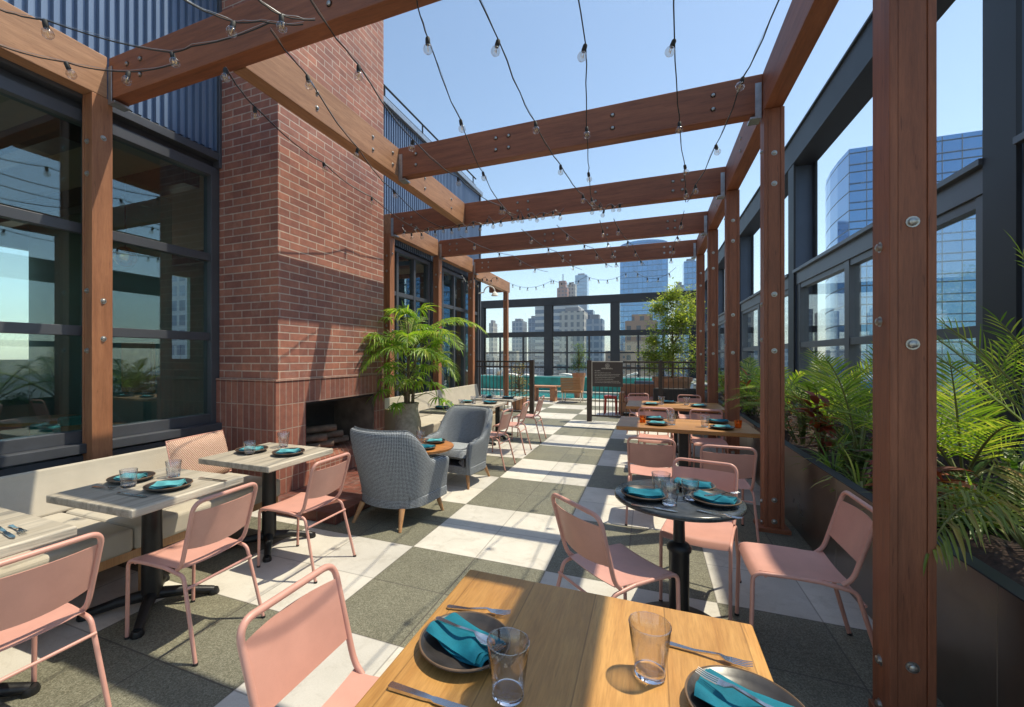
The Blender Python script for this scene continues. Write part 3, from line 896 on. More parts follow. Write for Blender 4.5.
for k, (x, y, s) in enumerate(((-5.9, 19.2, .5), (-3.1, 20.2, .6), (-1.4, 19.3, .45), (-7.6, 20.3, .5))):
    t = thing('covered_lounger', ('white towelled lounger at the left end of the teal wall', 'white lounger behind the middle of the teal wall', 'small white lounger near the right of the teal wall', 'white lounger at the far left past the pool')[k], 'lounger', (x, y, 0), 0, 'loungers round the pool')
    MB().grid(lambda u, v: (x - .9 + 1.8 * u, y + .4 + .6 * v, .62 + .12 * math.sin(u * 5 + k) + (.18 * (u > .7))), 12, 4, .08).build('cushion', white_fab, t, smooth=True, world=True)
    MB().box(x - .9, x + .9, y + .42, y + .98, .28, .50).build('frame', teak, t, bevel=.02, world=True)
    for sx in (-.8, .8): MB().box(x + sx - .03, x + sx + .03, y + .5, y + .56, 0, .28).build('leg', teak, t, world=True)

# wooden chaise seen from behind at the pool edge
cz = thing('wooden_deck_chair', 'slatted wooden deck chair seen from behind at the pool edge', 'chair', (-2.4, 14.9, 0))
b = MB()
for k in range(9):
    t = k / 8
    b.box(-2.78, -2.12, 14.62 - .12 * t, 14.65 - .12 * t, .36 + t * .44, .405 + t * .44)
b.build('backrest', teak, cz, bevel=.004, world=True)
MB().box(-2.78, -2.12, 14.66, 15.25, .33, .37).build('seat', teak, cz, bevel=.006, world=True)
for x in (-2.76, -2.16):
    for y in (14.66, 15.2): MB().box(x, x + .035, y, y + .035, 0, .335).build('leg', cutlery, cz, world=True)
MB().box(-2.95, -2.87, 14.7, 15.2, .50, .54).build('armrest', teak, cz, world=True)
pt = thing('poolside_side_table', 'small pinkish terracotta side table left of the wooden deck chair', 'table', (-3.25, 15.1, 0))
MB().box(-3.85, -3.0, 14.75, 15.3, .47, .53).build('tabletop', terracotta, pt, bevel=.01, world=True)
MB().box(-3.2, -3.02, 14.8, 15.2, 0, .47).build('leg', terracotta, pt, bevel=.01, world=True)
MB().box(-3.83, -3.68, 14.8, 15.2, 0, .47).build('leg', terracotta, pt, bevel=.01, world=True)

# ------------------------------------------------------------------ entrance fence with sign
def fence(x0, x1, y, label, posts, name='bar_fence'):
    t = thing(name, label, 'fence', ((x0 + x1) / 2, y, 0), 0, 'low dark metal fences at the pool entrance')
    for px, w in posts: MB().box(px, px + w, y - w / 2, y + w / 2, 0, 1.46).build('post', bronze_fence, t, bevel=.004, world=True)
    MB().box(x0, x1, y - .02, y + .02, 1.40, 1.44).build('top_rail', bronze_fence, t, bevel=.003, world=True)
    MB().box(x0, x1, y - .016, y + .016, 1.27, 1.30).build('top_rail', bronze_fence, t, bevel=.003, world=True)
    MB().box(x0, x1, y - .016, y + .016, .12, .16).build('bottom_rail', bronze_fence, t, bevel=.003, world=True)
    x = x0 + .09; first = None
    while x < x1 - .04:
        if first is None:
            first = MB().box(x - .008, x + .008, y - .008, y + .008, .16, 1.40).build('baluster', bronze_fence, t, world=True); bx = x
        else:
            c = link(first.copy()); c.parent = t; c.location = (x - bx, 0, 0)
        x += .10
    return t
f1 = fence(-4.3, -2.76, 10.72, 'dark metal bar fence left of the pool entrance gap', [(-2.83, .11)])
f2 = fence(-1.3, .93, 10.66, 'dark metal bar fence right of the gap with the menu sign on it', [(-1.40, .11), (.2, .07)])
sg = thing('notice_sign', 'dark brown notice board with pale emblem and lines of text on the fence', 'sign', (-.93, 10.58, .85))
MB().box(-1.27, -.58, 10.59, 10.62, .84, 1.42).build('board', sign_m, sg, bevel=.004, world=True)
b = MB()
for a in (( -1.285, -1.27, .6, 1.44), (-1.27, -.58, 1.42, 1.44)): b.box(a[0], a[1], 10.585, 10.625, a[2], a[3])
b.build('edge_trim', letter_m, sg, world=True)
em = MB(); cx, cz_ = -.925, 1.335
for k in range(12):
    a = k * PI / 6
    em.tube([(cx + .012 * math.cos(a), 10.587, cz_ + .012 * math.sin(a)), (cx + .042 * math.cos(a), 10.587, cz_ + .042 * math.sin(a))], .003, 5)
em.tube([(cx + .05 * math.cos(a), 10.587, cz_ + .05 * math.sin(a)) for a in [k * PI / 12 for k in range(24)]], .0025, 5, closed=True)
em.build('emblem', letter_m, sg, world=True)
r2 = random.Random(3)
for li, (z, xa, xb, hgt) in enumerate(((1.255, -1.06, -.80, .03), (1.205, -1.21, -1.10, .018), (1.16, -1.21, -.86, .014), (1.125, -1.21, -.66, .014), (1.09, -1.21, -.66, .014), (1.05, -1.21, -.75, .014), (1.01, -1.21, -.80, .014), (.965, -1.21, -.68, .014), (.93, -1.21, -.64, .014))):
    x = xa; tx = MB()
    while x < xb:
        w = r2.uniform(.012, .03)
        k = r2.random()
        if k > .0:
            tx.box(x, x + w * .28, 10.5865, 10.5895, z, z + hgt * r2.uniform(.7, 1.2))
            tx.box(x + w * .4, x + w * .8, 10.5865, 10.5895, z, z + hgt * .35)
            if k > .6: tx.box(x + w * .4, x + w * .8, 10.5865, 10.5895, z + hgt * .6, z + hgt * .9)
        x += w
    tx.build('text_line', letter_m, sg, world=True)

# ------------------------------------------------------------------ planter along the right side
pl = thing('steel_planter', 'long brushed bronze steel planter box full of palms along the glass wall', 'planter', (1.7, 6, 0))
y = -.8; k = 0
while y < 14.5:
    y1 = min(y + 1.52, 14.5)
    MB().box(1.215, 1.235, y + .002, y1 - .002, 0, .70).build('side_panel', planter_steel, pl, bevel=.002, world=True)
    y = y1
MB().box(2.62, 2.64, -.8, 14.5, 0, .70).build('side_panel', planter_steel, pl, world=True)
MB().box(1.20, 1.27, -.8, 14.5, .70, .708).build('rim', frame_steel, pl, bevel=.002, world=True)
MB().box(1.235, 2.62, 14.48, 14.5, 0, .70).build('side_panel', planter_steel, pl, world=True)
def soil(u, v):
    x = 1.236 + u * 1.384; y = -.8 + v * 15.28
    return (x, y, .60 + .03 * math.sin(x * 9 + y * 4) + .025 * math.sin(y * 7.3) + rng.uniform(-.012, .012))
tag(MB().grid(soil, 16, 200).build('bark_mulch', soil_m, smooth=False), 'brown bark mulch filling the long planter', 'mulch', kind='stuff')

# ------------------------------------------------------------------ plants
def leaflet(mb, base, d, up, L, w, droop=.3, segs=3, fold=.35):
    """a narrow leaf blade: two strips folded along the midrib"""
    d = Vector(d).normalized(); side = d.cross(Vector(up))
    if side.length < 1e-4: side = Vector((1, 0, 0))
    side.normalize(); nn = side.cross(d).normalized()
    vs = []; p = Vector(base); dd = d.copy()
    for i in range(segs + 1):
        t = i / segs
        ww = w * (math.sin(PI * min(1, t * .85 + .13)) ** .8) if t < 1 else w * .04
        vs += [p + side * ww * .5 + nn * ww * fold * .5, p.copy(), p - side * ww * .5 + nn * ww * fold * .5]
        p = p + dd * (L / segs)
        dd = (dd + Vector((0, 0, -droop / segs))).normalized()
    fs = []
    for i in range(segs):
        a = i * 3
        fs += [(a, a + 1, a + 4, a + 3), (a + 1, a + 2, a + 5, a + 4)]
    mb.add(vs, fs)

def frond(fol, stem, base, az, L, elev, arch, n, ll, lw, r, droop=.5, bare=.22, up_ang=.25):
    """feather palm frond"""
    d = Vector((math.cos(az) * math.cos(elev), math.sin(az) * math.cos(elev), math.sin(elev)))
    pts = [Vector(base)]; dirs = [d.copy()]
    K = 14
    for i in range(K):
        d = (d + Vector((0, 0, -arch / K * (0.4 + 1.2 * i / K)))).normalized()
        pts.append(pts[-1] + d * L / K); dirs.append(d.copy())
    stem.tube(pts, [.009 * (1 - .8 * i / K) + .0015 for i in range(K + 1)], 5)
    for j in range(n):
        t = bare + (1 - bare) * j / (n - 1)
        f = t * K; i = min(int(f), K - 1)
        p = pts[i].lerp(pts[i + 1], f - i); dr = dirs[i]
        side = dr.cross(Vector((0, 0, 1))).normalized(); up = side.cross(dr)
        env = math.sin(PI * min(1, .18 + .78 * (t - bare) / (1 - bare))) ** .6
        for s in (-1, 1):
            lean = .55 + .5 * t + r.uniform(-.1, .1)
            v = side * s * math.cos(up_ang) + up * math.sin(up_ang) * r.uniform(.4, 1.4) + dr * lean
            leaflet(fol, p, v, up, ll * env * r.uniform(.85, 1.1), lw, droop * r.uniform(.6, 1.4))
    leaflet(fol, pts[-1], dirs[-1], (0, 0, 1), ll * .5, lw, droop)

def palm(name, label, x, y, z, n, L, seed, ll=.24, lw=.016, emin=.5, emax=1.35, arch=1.3, nl=30, azs=None, droop=.5, trunk=.12, mat=None, group='feather palms in the planter'):
    r = random.Random(seed)
    t = thing(name, label, 'palm', (x, y, z), 0, group)
    fol, st, tk = MB(), MB(), MB()
    tk.lathe([(.05, 0), (.065, .03), (.05, .09), (.03, trunk)], (0, 0, 0), 10)
    for i in range(n):
        az = (i * 2.399 + r.uniform(-.3, .3)) if azs is None else azs[i % len(azs)] + r.uniform(-.15, .15)
        e = emin + (emax - emin) * ((i + .5) / n) + r.uniform(-.08, .08)
        frond(fol, st, (.02 * math.cos(az), .02 * math.sin(az), trunk * .8), az, L * r.uniform(.8, 1.1), e, arch * r.uniform(.8, 1.2), nl, ll, lw, r, droop)
    fol.build('foliage', mat or leaf_palm, t)
    st.build('stem', stem_m, t, smooth=True)
    tk.build('trunk', bark_m, t, smooth=True)
    return t
palm('feather_palm', 'large arching feather palm at the right edge behind the nearest post', 2.0, 2.75, .58, 11, 1.35, 11, .30, .0085, .95, 1.5, .60, 28)
palm('feather_palm', 'feather palm with stiff upright fronds near the dark column at right', 2.3, 3.3, .58, 9, 1.25, 12, .28, .0085, .95, 1.5, .6, 26)
# drooping frond hanging over the planter edge
r_ = random.Random(5)
t = thing('drooping_palm', 'low palm drooping its yellowing fronds over the planter edge', 'palm', (1.58, 2.72, .62))
f_, s_ = MB(), MB()
frond(f_, s_, (0, 0, .05), R(218), .80, .95, 2.3, 22, .26, .012, r_, 2.4, .45)
frond(f_, s_, (0, 0, .05), R(205), .66, 1.1, 2.4, 18, .22, .011, r_, 2.2, .45)
frond(f_, s_, (0, 0, .05), R(120), .5, .9, 1.6, 18, .2, .013, r_, .9)
frond(f_, s_, (0, 0, .05), R(60), .5, 1.0, 1.2, 18, .2, .013, r_, .6)
f_.build('foliage', leaf_mat('yellowing_palm_leaf', (.10, .16, .03), (.24, .27, .05), (.38, .22, .06)), t); s_.build('stem', stem_m, t, smooth=True)
palm('feather_palm', 'bright feather palm with fan spread behind the second wooden post', 1.75, 4.9, .60, 9, 1.05, 21, .28, .012, .55, 1.4, 1.0, 28)
palm('feather_palm', 'feather palm in front of the glass with long fronds reaching left', 2.0, 4.0, .60, 9, 1.05, 22, .28, .012, .6, 1.4, .95, 28)
palm('feather_palm', 'feather palm between the second and third wooden posts', 1.85, 6.2, .60, 12, 0.98, 23, .26, .018, .5, 1.35, 1.2, 26)
palm('feather_palm', 'feather palm behind the communal tables beside the third post', 1.7, 7.5, .60, 12, 0.92, 24, .24, .018, .5, 1.35, 1.2, 24)
palm('feather_palm', 'feather palm near the fourth wooden post', 1.7, 9.2, .60, 12, .8, 25, .24, .02, .5, 1.35, 1.2, 22)
palm('feather_palm', 'farthest feather palm in the planter by the last post', 1.6, 11.0, .60, 11, .8, 26, .24, .02, .5, 1.35, 1.2, 20)

def broad(name, label, x, y, z, n, L, W, mat, seed, cat='plant', spread=.12, grp=None, hgt=.3, segs=4):
    r = random.Random(seed)
    t = thing(name, label, cat, (x, y, z), 0, grp)
    fol, st = MB(), MB()
    nst = max(3, n // 14)
    stems = []
    for i in range(nst):
        a = r.uniform(0, 2 * PI); q = r.uniform(0, spread)
        top = Vector((q * math.cos(a) * 1.8, q * math.sin(a) * 1.8, hgt * r.uniform(.6, 1.1)))
        st.tube([(q * .3 * math.cos(a), q * .3 * math.sin(a), 0), top * .6, top], [.008, .006, .003], 5)
        stems.append(top)
    for i in range(n):
        s = r.choice(stems); k = r.uniform(.15, 1.0)
        az = r.uniform(0, 2 * PI); e = r.uniform(-.1, 1.1) * (.4 + .6 * k)
        d = (math.cos(az) * math.cos(e), math.sin(az) * math.cos(e), math.sin(e))
        leaflet(fol, s * k, d, (0, 0, 1), L * r.uniform(.6, 1.15), W * r.uniform(.7, 1.2), r.uniform(.3, .9), segs, .3)
    fol.build('foliage', mat, t); st.build('stem', stem_m, t, smooth=True)
    return t
def strap(name, label, x, y, z, n, L, W, mat, seed, grp=None):
    r = random.Random(seed)
    t = thing(name, label, 'plant', (x, y, z), 0, grp); fol = MB()
    for i in range(n):
        az = r.uniform(0, 2 * PI); e = r.uniform(.3, 1.4)
        d = (math.cos(az) * math.cos(e), math.sin(az) * math.cos(e), math.sin(e))
        leaflet(fol, (.03 * math.cos(az), .03 * math.sin(az), 0), d, (0, 0, 1), L * r.uniform(.6, 1.1), W, r.uniform(1.0, 2.2), 7, .4)
    fol.build('foliage', mat, t); return t
G1 = 'red leaved crotons in the planter'
broad('croton', 'dark red and orange broad leaved croton right of the second post, nearest the chair', 1.55, 3.70, .60, 60, .24, .075, leaf_red, 31, grp=G1, hgt=.42)
broad('croton', 'purple and red croton leaning over the planter rim', 1.45, 3.30, .60, 44, .24, .07, leaf_red, 32, grp=G1, hgt=.26)
broad('croton', 'croton with orange tops just right of the second wooden post', 1.5, 4.95, .60, 56, .20, .06, leaf_red, 33, grp=G1, hgt=.55)
broad('croton', 'dark croton seen between the third and second posts', 1.45, 6.3, .60, 50, .18, .06, leaf_red, 34, grp=G1, hgt=.5)
broad('croton', 'tall dark croton between the third and fourth posts', 1.45, 8.3, .60, 50, .18, .06, leaf_red, 35, grp=G1, hgt=.6)
G2 = 'yellow variegated shrubs in the planter'
broad('variegated_shrub', 'yellow and green shrub under the palm by the second post', 1.6, 5.1, .60, 60, .15, .045, leaf_yel, 41, grp=G2, hgt=.4)
broad('variegated_shrub', 'yellow leaved shrub beside the third wooden post', 1.5, 6.9, .60, 60, .15, .045, leaf_yel, 42, grp=G2, hgt=.5)
broad('variegated_shrub', 'yellow shrub at the far end of the planter', 1.45, 9.8, .60, 60, .15, .045, leaf_yel, 43, grp=G2, hgt=.6)
G3 = 'dense green shrubs in the planter'
for i, (x, y, lab, h_) in enumerate(((1.5, 4.25, 'dense green shrub low beside the planter rim in front of the croton', .2), (1.95, 5.5, 'dense green shrub against the glass behind the palms', .5), (1.55, 5.7, 'leafy green shrub behind the second wooden post', .45), (1.6, 7.0, 'leafy green shrub beyond the near communal table', .5), (1.5, 7.9, 'leafy green shrub by the far communal table', .5), (1.6, 8.8, 'leafy green shrub by the fourth wooden post', .5), (1.6, 10.3, 'leafy green shrub by the last wooden post', .55), (2.0, 3.5, 'dense dark shrub below the near glass pane', .25))):
    broad('green_shrub', lab, x, y, .60, 150, .12, .035, leaf_dark, 50 + i, grp=G3, hgt=h_ + .1, spread=.2, segs=3)
G4 = 'strap leaved tufts in the planter'
for i, (x, y, lab, n) in enumerate(((1.70, 3.30, 'pale striped strap leaved tuft beside the nearest post', 60), (1.50, 3.22, 'striped strap leaved tuft low behind the nearest post', 50), (1.40, 3.9, 'grassy tuft spilling over the planter rim', 46), (1.42, 4.45, 'grassy tuft at the foot of the second post', 50), (2.2, 3.05, 'long grassy tuft behind the large palm', 60), (1.75, 3.35, 'long green grassy tuft between palm and croton', 60))):
    strap('strap_plant', lab, x, y, .60, n, .36, .016, leaf_grass, 70 + i, G4)

# fan palm in a pale pot by the fireplace
def fan(fol, st, base, tip, r, R_, n=26, tilt=.2):
    base = Vector(base); tip = Vector(tip)
    mid = base.lerp(tip, .55) + Vector((0, 0, .10))
    st.tube([base, mid, tip], [.007, .005, .004], 5)
    d = (tip - mid).normalized(); side = d.cross(Vector((0, 0, 1)))
    if side.length < .05: side = Vector((1, 0, 0))
    side.normalize(); up = side.cross(d).normalized()
    for k in range(n):
        a = (k / (n - 1) - .5) * 2 * 2.15
        v = d * math.cos(a) + side * math.sin(a) + up * (.10 + r.uniform(-.22, .22))
        leaflet(fol, tip, v, up, R_ * r.uniform(.65, 1.1) * (1 - .18 * abs(a) / 2.1), .022, r.uniform(.7, 2.2), 5, .5)
fpalm = thing('potted_fan_palm', 'bushy bright green fan palm in a woven pale pot beside the fireplace', 'potted palm', (-3.30, 5.55, 0))
MB().lathe([(0, .0), (.15, .0), (.19, .10), (.20, .35), (.185, .60), (.14, .78), (.15, .84), (.16, .87), (.14, .87), (.12, .80), (0, .78)], (0, 0, 0), 28).build('pot', pot_stone, fpalm, smooth=True)
fol, st, tk = MB(), MB(), MB(); r = random.Random(77)
for (ox, oy, h_) in ((0, 0, 1.25), (.05, .03, .8), (-.05, .02, .6), (.02, -.05, .3)):
    tk.tube([(ox, oy, .78), (ox * 1.4, oy * 1.4, .78 + h_ * .5), (ox * 1.8, oy * 1.8, .78 + h_)], [.028, .022, .014], 8)
for i in range(58):
    az = i * 2.399 + r.uniform(-.25, .25); u = (i + .5) / 58
    z0 = .90 + 1.02 * u; e = r.uniform(-.25, .75) + u * .45
    L = r.uniform(.26, .70) * (1.15 - .35 * u)
    b_ = (.05 * math.cos(az), .05 * math.sin(az), z0)
    tp = (b_[0] + L * math.cos(az) * math.cos(e), b_[1] + L * math.sin(az) * math.cos(e), z0 + L * math.sin(e))
    fan(fol, st, b_, tp, r, r.uniform(.22, .36), r.choice((16, 20, 22)))
for az, L, e in ((R(10), 1.35, .95), (R(-20), 1.2, .8), (R(45), 1.25, 1.05), (R(-60), .9, .9), (R(190), 1.1, .95), (R(230), 1.15, .8), (R(250), .9, .5), (R(110), 1.0, 1.2), (R(-5), .95, .35), (R(-110), .8, .8)):
    frond(fol, st, (0, 0, 1.55), az, L, e, 1.9, 34, .30, .017, r, 1.5)
fol.build('foliage', leaf_fan, fpalm); st.build('stem', stem_m, fpalm, smooth=True); tk.build('trunk', bark_m, fpalm, smooth=True)

# tree at the far end and a small potted shrub by the pool
def tree(name, label, x, y, z0, h, cr, nl, leaf, mat, seed, pot=True, cat='tree'):
    r = random.Random(seed); t = thing(name, label, cat, (x, y, 0))
    tk, fol = MB(), MB()
    zt = z0 + h * .35
    tk.tube([(0, 0, z0 * .8), (.03, 0, zt), (.0, .04, z0 + h * .7)], [.028 * h / 2, .020 * h / 2, .008 * h / 2], 8)
    clumps = []
    for i in range(34):
        a = r.uniform(0, 2 * PI); q = cr * math.sqrt(r.random()); zz = r.uniform(.02, 1.0)
        q *= 1.0 - .55 * abs(zz - .45)
        c = Vector((q * math.cos(a), q * math.sin(a), z0 + h * zz))
        clumps.append((c, r.uniform(.12, .26) * cr))
        tk.tube([(0, 0, zt * .6 + c.z * .3), c * .5 + Vector((0, 0, zt * .45)), c], [.012, .008, .003], 4)
    for i in range(nl):
        c, s = r.choice(clumps)
        p = c + Vector((r.gauss(0, s), r.gauss(0, s), r.gauss(0, s)))
        az = r.uniform(0, 2 * PI); e = r.uniform(-.6, .8)
        leaflet(fol, p, (math.cos(az) * math.cos(e), math.sin(az) * math.cos(e), math.sin(e)), (0, 0, 1), leaf * r.uniform(.7, 1.3), leaf * .45, .3, 2, .3)
    fol.build('crown', mat, t); tk.build('trunk', bark_m, t, smooth=True)
    if pot:
        MB().lathe([(0, 0), (.28 * cr / .6, 0), (.42 * cr / .6, z0 * .9), (.45 * cr / .6, z0 * .9), (.45 * cr / .6, z0), (.38 * cr / .6, z0), (.3 * cr / .6, z0 * .85), (0, z0 * .85)], (0, 0, 0), 20).build('pot', terracotta, t, smooth=True)
    return t
tree('potted_tree', 'yellow green leafy tree in a terracotta pot beyond the right fence', .55, 12.6, 1.0, 2.25, .66, 8500, .085, leaf_tree, 91)
tree('potted_shrub', 'small upright green shrub in an orange pot by the pool', -2.4, 16.0, .95, 1.1, .32, 900, .07, leaf_dark, 92, cat='shrub')
tree('potted_shrub', 'brownish bushy plant in a pot behind the left bar fence', -3.55, 12.2, .35, .95, .34, 800, .06, leaf_yel, 93, cat='shrub')

# ------------------------------------------------------------------ lounge seats beyond the fence on the right
def sofa(x, y, w, d, label, m1, m2, rz=0):
    t = thing('outdoor_sofa', label, 'sofa', (x, y, 0), rz, 'lounge seats beyond the fence')
    MB().box(-w / 2, w / 2, -d / 2, d / 2, .10, .36).build('base', m1, t, bevel=.02)
    MB().box(-w / 2, w / 2, d / 2 - .12, d / 2, .36, .80).build('backrest', m1, t, bevel=.03)
    for s in (-1, 1): MB().box(s * w / 2 - (.12 if s > 0 else 0), s * w / 2 + (.12 if s < 0 else 0), -d / 2, d / 2 - .13, .36, .60).build('armrest', m1, t, bevel=.02)
    MB().box(-w / 2 + .13, w / 2 - .13, -d / 2, d / 2 - .14, .365, .48).build('cushion', m2, t, bevel=.03)
    for s in (-1, 1):
        for q in (-1, 1): MB().box(s * (w / 2 - .06) - .03, s * (w / 2 - .06) + .03, q * (d / 2 - .06) - .03, q * (d / 2 - .06) + .03, 0, .10).build('leg', m1, t)
    return t
sofa(-.2, 12.3, 1.1, .8, 'pinkish brown sofa beyond the fence right of the notice board', terracotta, pink)
sofa(.55, 11.6, .95, .8, 'dark wicker armchair with white cushion beside the last right post', dark_wicker, white_fab, R(180))
sofa(.3, 14.0, 1.5, .8, 'dark slate sofa below the potted tree', blue_web, white_fab)
for i, (x, y, lab) in enumerate(((-.98, 12.2, 'left one of two small red stools seen below the notice board'), (-.62, 12.3, 'right one of two small red stools seen below the notice board'))):
    t = thing('red_stool', lab, 'stool', (x, y, 0), 0, 'red stools beyond the fence')
    MB().box(-.16, .16, -.16, .16, .42, .50).build('seat', red_plastic, t, bevel=.02)
    for a in (-.13, .13):
        for c in (-.13, .13): MB().cyl((a * 1.1, c * 1.1, 0), (a, c, .42), .014, .017, 8).build('leg', red_plastic, t)

# ------------------------------------------------------------------ banquettes
def banquette(name, label, y0, y1, xb, xf, top, mat, endp=True):
    t = thing(name, label, 'bench', ((xb + xf) / 2, (y0 + y1) / 2, 0))
    n = max(1, round((y1 - y0) / 1.25)); 
    for k in range(n):
        a = y0 + (y1 - y0) * k / n + .003; c = y0 + (y1 - y0) * (k + 1) / n - .003
        MB().box(xb + .20, xf, a, c, .31, .46).build('seat_cushion', mat, t, bevel=.025, seg=3, world=True)
    MB().grid(lambda u, v: (xb + .09 + .10 * (1 - u) ** 1.2 + .02, y0 + (y1 - y0) * v, .455 + (top - .455) * u), 6, 1, -.10).build('backrest', mat, t, bevel=.015, world=True, smooth=False)
    MB().box(xb + .12, xf - .03, y0 + .01, y1 - .01, .25, .308).build('frame', ash_leg, t, bevel=.004, world=True)
    if name == 'banquette_bench':
        y = y1 - .12
        while y > y0:
            for x in (xf - .09, xb + .22): MB().box(x, x + .05, y, y + .05, 0, .25).build('leg', ash_leg, t, bevel=.004, world=True)
            y -= 1.0
    return t
banquette('banquette_bench', 'long beige upholstered banquette below the left windows', -1.8, 2.95, -4.05, -3.05, .765, cushion_beige)
t = banquette('curved_banquette', 'pale beige upholstered banquette behind the grey armchairs', 5.75, 9.9, -4.05, -3.25, .88, cushion_beige)
MB().box(-3.95, -3.24, 5.68, 5.745, 0, .74).build('end_panel', base_beige, t, bevel=.01, world=True)
MB().box(-3.30, -3.24, 5.70, 9.9, 0, .25).build('base', base_beige, t, world=True)

# pillow
def pillow_fn(u, v):
    x = (u - .5); y = (v - .5)
    e = (1 - (2 * x) ** 4) * (1 - (2 * y) ** 4)
    return x, y, max(0, e) ** .5
pw = thing('woven_pillow', 'pink woven pillow leaning on the banquette back beside the fireplace', 'pillow', (-3.66, 2.68, .46), R(8))
b = MB()
b.grid(lambda u, v: ((pillow_fn(u, v)[2]) * .075 - .10 * v, (u - .5) * .58, .005 + v * .38), 18, 14)
b.grid(lambda u, v: (-(pillow_fn(u, v)[2]) * .075 - .10 * v, (.5 - u) * .58, .005 + v * .38), 18, 14)
b.build('cover', pillow_m, pw, smooth=True)
MB().tube([(-.10 * v, (u - .5) * .58, .005 + v * .38) for u, v in [(0, 0), (.5, 0), (1, 0), (1, .5), (1, 1), (.5, 1), (0, 1), (0, .5)]], .006, 6, closed=True).build('piping', pink, pw, smooth=True)

# ------------------------------------------------------------------ pink metal chair prototype
def make_chair():
    t = thing('pink_metal_chair', 'proto', 'chair', (0, 0, 0), 0, 'pink metal dining chairs')
    r = .0105; WX = .93
    for s in (-1, 1):
        fr = fillet([(s * .205, .235, 0), (s * .205, .225, .435), (s * .205, .06, .440)], .045)
        MB().tube(fr, r, 10).build('leg', pink, t, smooth=True)
        rr = fillet([(s * .228, -.315, 0), (s * .208, -.205, .418), (s * .205, -.06, .438)], .03)
        MB().tube(rr, r, 10).build('leg', pink, t, smooth=True)
        MB().cyl((s * .205, .06, .440), (s * .205, -.06, .438), r, seg=10).build('seat_rail', pink, t, smooth=True)
        for (fx, fy) in ((s * .205, .235), (s * .228, -.315)):
            MB().cyl((fx, fy, 0), (fx, fy, .012), .0125, seg=10).build('foot_glide', rubber, t)
    MB().tube([(-.213, -.235, .36), (.213, -.235, .36)], .0075, 8).build('stretcher', pink, t, smooth=True)
    MB().tube([(-.205, .17, .425), (.205, .17, .425)], .0075, 8).build('stretcher', pink, t, smooth=True)
    bf = fillet([(-.200, -.150, .440), (-.205, -.190, .475), (-.213, -.285, .805), (.213, -.285, .805), (.205, -.190, .475), (.200, -.150, .440)], [.05, .06, .06, .05], 8)
    MB().tube(bf, r * 1.12, 10).build('back_frame', pink, t, smooth=True)
    # back sheet, bowed, lower edge curved
    def back(u, v):
        x = (u - .5) * .402
        bow = -.028 * (1 - (2 * u - 1) ** 2)
        zlo = .555 - .022 * (1 - (2 * u - 1) ** 2); zhi = .752
        z = zlo + (zhi - zlo) * v
        y = -.190 + (z - .475) / .33 * -.095 + bow
        return (x, y, z)
    MB().grid(back, 16, 6, .003).build('backrest', pink, t, smooth=True)
    def seat(u, v):
        x = (u - .5) * .398
        y = -.185 + .425 * v
        z = .448 - .012 * (1 - (2 * u - 1) ** 2)
        if v > .88:
            q = (v - .88) / .12
            z -= .040 * q * q; y -= .012 * q * q
        if v < .1: z += .006 * (1 - v / .1)
        return (x, y, z)
    MB().grid(seat, 12, 18, .0035).build('seat', pink, t, smooth=True)
    for ch in t.children:
        for v in ch.data.vertices: v.co.x *= WX
    return t
chair0 = make_chair()
chairs = [
    (-2.45, .93, 90, 'pink metal chair at the left edge, tucked at the nearest whitewashed table'),
    (-2.44, 1.70, 92, 'pink metal chair at the middle whitewashed table on the left'),
    (-2.44, 2.56, 90, 'pink metal chair beside the brick hearth at the third whitewashed table'),
    (-.78, 1.07, -90, 'pink metal chair drawn up to the left side of the foreground oak table'),
    (-.16, 2.42, -44, 'pink metal chair left of the round black table with its back to the camera'),
    (.30, 3.17, 168, 'pink metal chair behind the round black table facing the camera'),
    (.72, 2.80, 90, 'pink metal chair right of the round black table against the planter'),
    (.01, 4.52, 0, 'left pink chair on the near side of the near communal oak table'),
    (.60, 4.36, 0, 'right pink chair on the near side of the near communal table, by the post'),
    (.05, 6.45, 180, 'left pink chair on the far side of the near communal oak table'),
    (.72, 6.45, 180, 'right pink chair on the far side of the near communal oak table'),
    (.12, 7.1, 0, 'left pink chair on the near side of the far communal oak table'),
    (.74, 7.1, 0, 'right pink chair on the near side of the far communal oak table'),
    (-.12, 9.0, 200, 'left pink chair on the far side of the far communal oak table'),
    (.70, 8.95, 180, 'right pink chair on the far side of the far communal oak table'),
    (-2.12, 5.80, 88, 'nearest of the three pink chairs behind the grey armchairs'),
    (-2.14, 6.82, 92, 'middle of the three pink chairs along the left tables'),
    (-2.14, 7.90, 90, 'farthest of the three pink chairs along the left tables, near the fence'),
]
for i, (x, y, a, lab) in enumerate(chairs):
    c = chair0 if i == 0 else copy_tree(chair0)
    c.location = (x, y, 0); c.rotation_euler = (0, 0, R(a)); c['label'] = lab

# ------------------------------------------------------------------ tables
def cross_base(mb, r=.33, rot=45):
    for k in range(4):
        a = R(rot + 90 * k)
        pts = [(0, 0, .075), (math.cos(a) * r * .5, math.sin(a) * r * .5, .06), (math.cos(a) * r, math.sin(a) * r, .025)]
        mb.tube(pts, [.038, .030, .024], 8)
        mb.lathe([(.032, 0), (.035, .012), (.028, .034), (0, .036)], (math.cos(a) * r, math.sin(a) * r, 0), 10)
def bistro():
    t = thing('whitewashed_table', 'proto', 'table', (0, 0, 0), 0, 'whitewashed wood tables by the banquette')
    MB().box(-.37, .37, -.345, .345, .705, .75).build('tabletop', white_wood, t, bevel=.007)
    MB().lathe([(.055, .06), (.056, .12), (.052, .64), (.06, .68), (.12, .69), (.12, .705)], (0, 0, 0), 20).build('column', black_iron, t, smooth=True)
    b = MB(); cross_base(b); b.build('base', black_iron, t, smooth=True)
    return t
bt = bistro()
